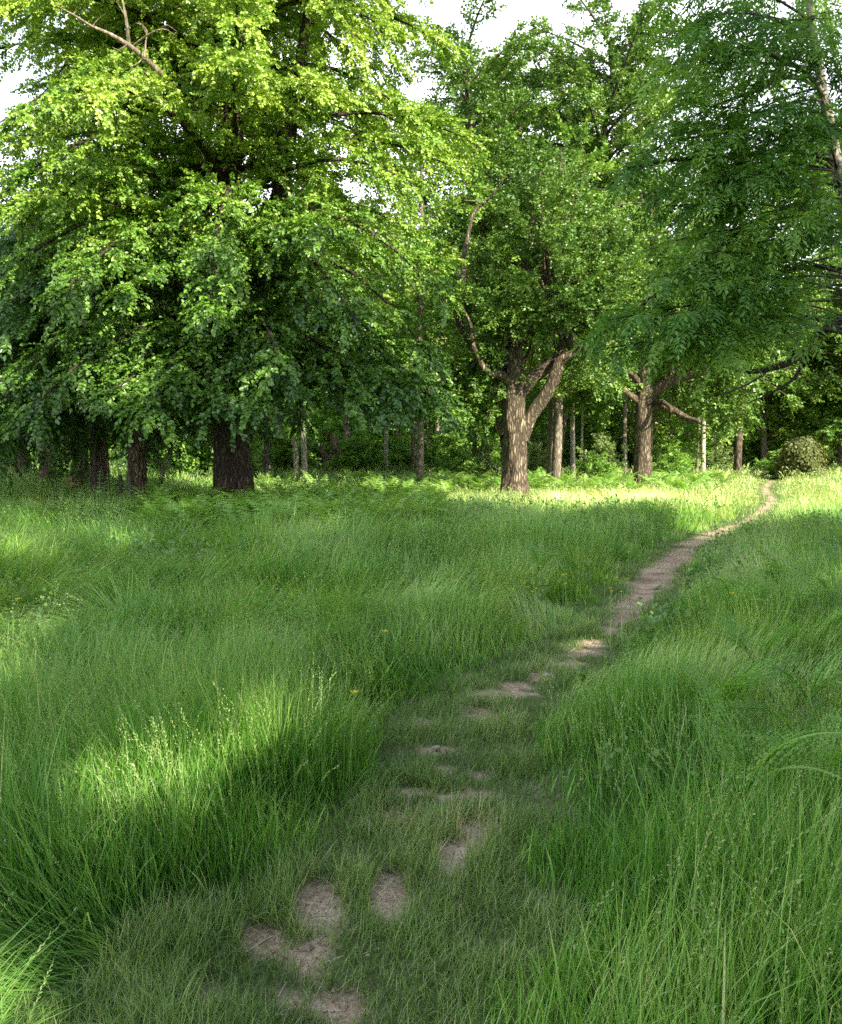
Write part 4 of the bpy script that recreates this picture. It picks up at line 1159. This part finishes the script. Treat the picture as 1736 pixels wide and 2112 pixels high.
wg = Geo(); p, r = spline([C(680, 985), C(680, 965), C(679, 950), C(678, 942)], [.34, .3, .3, .26], .1); tube(wg, p, r, 14, rough=.3, seed=2); wg.build('trunk', M['dead'], ds, smooth=True)
for pts, rr in [([(675, 948), (664, 930), (657, 912)], [.17, .12, .07]), ([(684, 945), (689, 920), (687, 895)], [.2, .16, .12]), ([(686, 948), (700, 932), (712, 925)], [.15, .11, .07]), ([(690, 918), (697, 905)], [.1, .07]),
                ([(687, 897), (678, 892), (672, 902), (674, 918), (670, 930)], [.05, .05, .04, .035, .02]), ([(700, 932), (704, 922)], [.07, .03])]:
    lg = Geo(); p, r = spline([C(*q) for q in pts], rr, .1); tube(lg, p, r, 9, rough=.35, seed=int(pts[-1][0])); lg.build('prong', M['dead'], ds, smooth=True)

# ------------------------------------------------------------------ timber posts, dead twigs, brushwood, rust brown stump
for (px, d, h, wd, lab) in [(266, 19.0, .98, .105, 'taller grey timber post in the grass beside the sunlit trunk foot'), (248, 21.5, .8, .075, 'shorter slim timber post left of the taller one')]:
    b = np.array(spot(px, d)); g = Geo()
    hw_ = wd / 2; lv = []
    for z_, s_ in [(-.1, 1), (.3, 1.02), (.7, .98), (h - .015, 1), (h, .86)]:
        c_ = hw_ * .18
        ring = [(-hw_ + c_, -hw_), (hw_ - c_, -hw_), (hw_, -hw_ + c_), (hw_, hw_ - c_), (hw_ - c_, hw_), (-hw_ + c_, hw_), (-hw_, hw_ - c_), (-hw_, -hw_ + c_)]
        lv.append([(b[0] + a * s_ + .01 * z_, b[1] + c * s_, z_) for a, c in ring])
    v = np.array(lv).reshape(-1, 3); fs = []
    for i_ in range(4):
        for j_ in range(8):
            fs.append((i_ * 8 + j_, i_ * 8 + (j_ + 1) % 8, i_ * 8 + 8 + (j_ + 1) % 8, i_ * 8 + 8 + j_))
    g.add(v, fs)
    tf_ = np.array([[32 + 0, 32 + 1, 32 + 2, 32 + 3], [32, 35, 36, 39], [39, 36, 37, 38]]); g.f.append(tf_)
    tag(g.build('timber_post', M['post']), lab, 'post')

rng = np.random.default_rng(99)
g = Geo()
for pts, r0 in [([(350, 938), (345, 950), (338, 958), (334, 972), (335, 990)], .02), ([(340, 957), (325, 954), (315, 956)], .012), ([(336, 960), (328, 968), (325, 978)], .01), ([(342, 953), (349, 962), (348, 975)], .012),
                ([(338, 962), (330, 975), (326, 986)], .01), ([(340, 965), (343, 978), (344, 986)], .01), ([(346, 950), (352, 945), (356, 940)], .01), ([(334, 972), (328, 982)], .008), ([(335, 975), (340, 984)], .008), ([(325, 954), (322, 964), (324, 972)], .008)]:
    p, r = spline([at(a, b_, 20.5 + rng.normal(0, .06)) for a, b_ in pts], np.linspace(r0, r0 * .4, len(pts)), .08); tube(g, p, r, 6, rough=.2)
tag(g.build('dead_branch', M['dead'], smooth=True), 'tangle of bare dead twigs hanging above the bracken left of the lime trunk', 'branch')

g = Geo()
for k_ in range(46):
    c = np.array([(rng.uniform(16, 52) - CX) / F * 46, 46 + rng.uniform(-.6, .6), rng.uniform(.05, .45)])
    v = np.array([1, rng.normal(0, .4), rng.normal(0, .12)]) * rng.uniform(.25, .6)
    p = np.array([c - v, c + rng.normal(0, .03, 3), c + v]); r0 = rng.uniform(.02, .05); tube(g, p, [r0, r0 * .9, r0 * .6], 6)
tag(g.build('brushwood_heap', M['dead'], smooth=True), 'low heap of pale cut branches on the grassy ride at the far left', 'brushwood')

b = np.array(spot(156, 28)); g = Geo()
p, r = spline([b + [0, 0, -.1], b + [0, 0, .2], b + [.03, 0, .5], b + [0, 0, .62]], [.2, .21, .2, .1], .08); tube(g, p, r, 14, rough=.35, seed=4)
tag(g.build('cut_stump', M['rust'], smooth=True), 'small rounded rust brown stump left of the sunlit avenue trunk', 'tree stump')

# ------------------------------------------------------------------ nettles
for (px, d, h, lab) in [(197, 15.2, 1.12, 'tallest nettle, in front of the darkest shade'), (228, 15.6, 1.05, 'tall nettle right of the tallest one'), (129, 15.0, .85, 'nettle standing alone left of the tallest one'), (56, 14.4, .8, 'short nettle third from the left edge'),
                        (31, 14.6, .82, 'nettle second from the left edge'), (12, 14.2, .85, 'nettle closest to the left edge'), (153, 14.8, .74, 'nettle in front of the rust brown stump'), (164, 15.4, .78, 'small nettle left of the tallest one'), (108, 15.2, .72, 'low nettle between the grass heads left of the lone nettle'), (210, 15.0, .8, 'small nettle between the two tallest')]:
    b = np.array(spot(px, d)); t = thing('nettle', lab, 'nettle', b)
    g = Geo(); lean = rng.normal(0, .05, 2)
    q = np.linspace(0, 1, 8); p = b + np.stack([lean[0] * q * h, lean[1] * q * h, q * h], -1); tube(g, p, np.linspace(.008, .003, 8), 5); g.build('stem', M['nettle'], t)
    P, X, Y, Z, S, T = [], [], [], [], [], []
    for i_ in range(13):
        u = .25 + .74 * i_ / 12; pos = b + np.array([lean[0] * u * h, lean[1] * u * h, u * h])
        for s_ in range(4 if i_ > 5 else 2):
            a_ = i_ * 1.57 + s_ * (math.pi / (2 if i_ > 5 else 1)) + rng.normal(0, .2)
            y_ = unit(np.array([math.cos(a_), math.sin(a_), -.45 + .5 * u + rng.normal(0, .15)])); x_ = unit(np.cross(y_, [0, 0, 1.])); P.append(pos); Y.append(y_); X.append(x_); Z.append(np.cross(x_, y_))
            S.append(.15 * (1.2 - u) + .03); T.append(.65 + rng.normal(0, .15))
    g = Geo(); tile(g, LEAF_DIA, *[np.array(a) for a in (P, X, Y, Z, S)], np.clip(T, 0, 1)); g.build('foliage', M['nettle'], t)


# ------------------------------------------------------------------ buttercups and other small things
def flower(px, py, d, r, lab, group=None, name='buttercup'):
    c = at(px, py, d)
    b = np.array([c[0] + rng.normal(0, .02), c[1], float(ground_z(np.array([c[0]]), np.array([c[1]]))[0])])
    t = thing(name, lab, 'flower', b, group)
    g = Geo(); q = np.linspace(0, 1, 6)[:, None]; p = b * (1 - q) + c * q; tube(g, p, np.full(6, .0025), 4); g.build('stem', M['stalk'], t)
    g = Geo(); k = np.arange(5) * 1.2566 + rng.uniform(0, 1)
    y_ = unit(np.stack([np.cos(k), np.sin(k), np.full(5, .45)], -1)); z_ = np.array([0, 0, 1.]); x_ = unit(np.cross(y_, z_)); zz_ = np.cross(x_, y_)
    tile(g, (np.array([[0, 0, 0], [.42, .55, .05], [.2, 1, .1], [-.2, 1, .1], [-.42, .55, .05]]), np.array([[0, 1, 2, 3, 4]])), np.repeat(c[None], 5, 0), x_, y_, zz_, np.full(5, r), rng.uniform(.4, 1, 5))
    g.build('petals', M['yellow'], t)


for k_ in range(24):
    px, py = rng.uniform(1050, 1300), rng.uniform(1135, 1225)
    flower(px, py, 1.13 * F / (py - 915), .015, 'small yellow buttercup in the loose patch left of the bare dirt path', 'buttercups in the patch left of the dirt path')
for (px, py, lab) in [(36, 1237, 'yellow buttercup alone near the left edge of the meadow'), (794, 1304, 'yellow buttercup alone in the middle of the meadow'), (300, 1112, 'yellow buttercup on its own in the grass below the lime'), (536, 965 + 70, 'yellow buttercup close below the bracken under the lime'),
                      (555, 1000 + 50, 'yellow buttercup right of the one below the bracken'), (228, 1090, 'yellow buttercup left of the lone one below the lime'), (1508, 1225, 'yellow buttercup on the right bank beside the path'), (730, 1430, 'yellow buttercup low in the lodged grass near the middle')]:
    flower(px, py, 1.08 * F / (py - 915), .022, lab)
flower(1730, 1885, 2.15, .013, 'bright yellow flower cut by the right edge in the foreground', name='yellow_flower')

for (px, py, s, lab) in [(900, 1551, .022, 'small white stone on the trodden grass in the middle of the path'), (1432, 1146, .06, 'pale stone on the bare dirt stretch, farthest of the path stones'), (1400, 1172, .045, 'pale stone in the middle of the bare dirt stretch'),
                         (1352, 1215, .05, 'pale stone at the near end of the bare dirt stretch'), (760, 1983, .008, 'tiny pale pebble on the nearest bare patch'), (1128, 1400, .03, 'pale stone on the dirt where the path passes the tall grass')]:
    b = gp(px, py); g = Geo()
    th = np.linspace(0, 2 * math.pi, 10)[:-1]
    lv = [(b + np.array([0, 0, -.2 * s]))[None] + np.stack([np.cos(th) * s * r_ * (1 + .2 * np.sin(th * 2 + px)), np.sin(th) * s * r_ * .75, np.full(9, z_ * s)], -1) for r_, z_ in [(.8, 0), (1, .3), (.85, .6), (.45, .8)]]
    v = np.vstack(lv); fs = [(i_ * 9 + j_, i_ * 9 + (j_ + 1) % 9, i_ * 9 + 9 + (j_ + 1) % 9, i_ * 9 + 9 + j_) for i_ in range(3) for j_ in range(9)]
    g.add(v + [0, 0, .02], fs); g.f.append(np.array([[27 + j_ for j_ in range(9)]]))
    tag(g.build('stone', M['stone'], smooth=True), lab, 'stone')
g = Geo(); p, r = spline([gp(498, 1966, .02), gp(512, 1962, .025), gp(522, 1955, .03), gp(532, 1950, .02)], [.003, .0035, .003, .002], .01); tube(g, p, r, 6)
tag(g.build('pale_twig', M['stone'], smooth=True), 'short whitish twig lying on the nearest bare soil patch', 'twig')

# ------------------------------------------------------------------ wood edge behind the viewpoint: its shade lies over the meadow
LIT = [(285, 1590, 230, 75), (190, 1700, 130, 65), (-20, 1345, 190, 60), (525, 1475, 120, 50), (1282, 1268, 75, 26), (-40, 2060, 470, 290), (330, 1790, 110, 90), (450, 1530, 130, 60), (790, 1022, 150, 16), (90, 1110, 220, 45), (60, 1250, 160, 45), (1700, 1190, 70, 28), (880, 1030, 110, 12), (640, 1230, 90, 26)]


def lit(P):
    """leaves whose shade would fall where the photograph has a patch of sun"""
    t = (P[:, 2] - .3) / TO_SUN[2]
    G = P - t[:, None] * TO_SUN
    x, y = G[:, 0], G[:, 1]
    px, py = to_px(x, np.maximum(y, .3), .3)
    front = y > .5
    jt = (vnoise(x * 1.6, y * 1.6, 71) - .5) * .9 + (vnoise(x * 4, y * 4, 72) - .5) * .4
    soft = np.random.default_rng(5).uniform(-.45, .45, len(P))
    k = np.zeros(len(P), bool)
    for (a, c, ra, rc) in LIT:
        k |= front & (((px - a) / ra) ** 2 + ((py - c) / rc) ** 2 + jt + soft < 1)
    # broad sunlit ground at the far right
    line = np.interp(px, [-200, 600, 750, 900, 1180, 1300, 1420, 1520, 1600, 1680, 1800, 2400], [1020, 1018, 1012, 1015, 1018, 1032, 1072, 1090, 1078, 1055, 1035, 1015])
    k |= front & (py < line + jt * 16)
    return k


def in_view(P):
    d = np.maximum(P[:, 1], 0)
    return (P[:, 1] > .2) & (np.abs(P[:, 0]) < .56 * d + .35) & (P[:, 2] < 1.6 + .56 * d + .35)


rng = np.random.default_rng(111)
for (x, y, H, R, seed) in [(10.5, 3.5, 19, 4.8, 1), (9.5, -3.5, 18, 4.8, 2), (4.5, -6.5, 17, 4.6, 3), (13.0, -8.5, 19, 5, 4), (14.5, 1.0, 19.5, 4.8, 5), (7.5, -11.5, 18, 5, 6), (.5, -9.5, 17, 4.6, 7), (17.5, -4.5, 20, 5, 8), (5.6, -.6, 17.5, 4.3, 9)]:
    rg = np.random.default_rng(200 + seed)
    b = np.array([x, y, 0.])
    t = thing('edge_tree', 'tall leafy tree of the wood edge behind the viewpoint, casting shade over the meadow', 'tree', b, 'trees behind the viewpoint')
    wg = Geo(); tp, tr = spline([b + [0, 0, -.1], b + [0, 0, .5], b + [rg.normal(0, .2), rg.normal(0, .2), H * .5], b + [0, 0, H * .95]], [.42, .33, .24, .04], .4); tube(wg, tp, tr, 14, rough=.14, seed=seed)
    bo = auto_boughs(b, H, 2.6, H * .95, lambda z: R * float(np.interp(z / H, [.15, .35, .65, 1], [.75, 1, .95, .35])), 50, rg, rise=.5, fall=.5, wood=wg)
    wg.build('trunk', M['oakbark'], t, smooth=True)
    O, D, L, U, T = grow(bo, None, 11, 8, 1.4, .5, rg, flat=.5, droop=.2)
    lf = Geo(); tile(lf, LEAF_BIG, *leafset(O, D, L, U, T, 8, .2, rng=rg, keep=lambda P: ~(lit(P) | in_view(P)))); lf.build('crown', M['wood'], t)
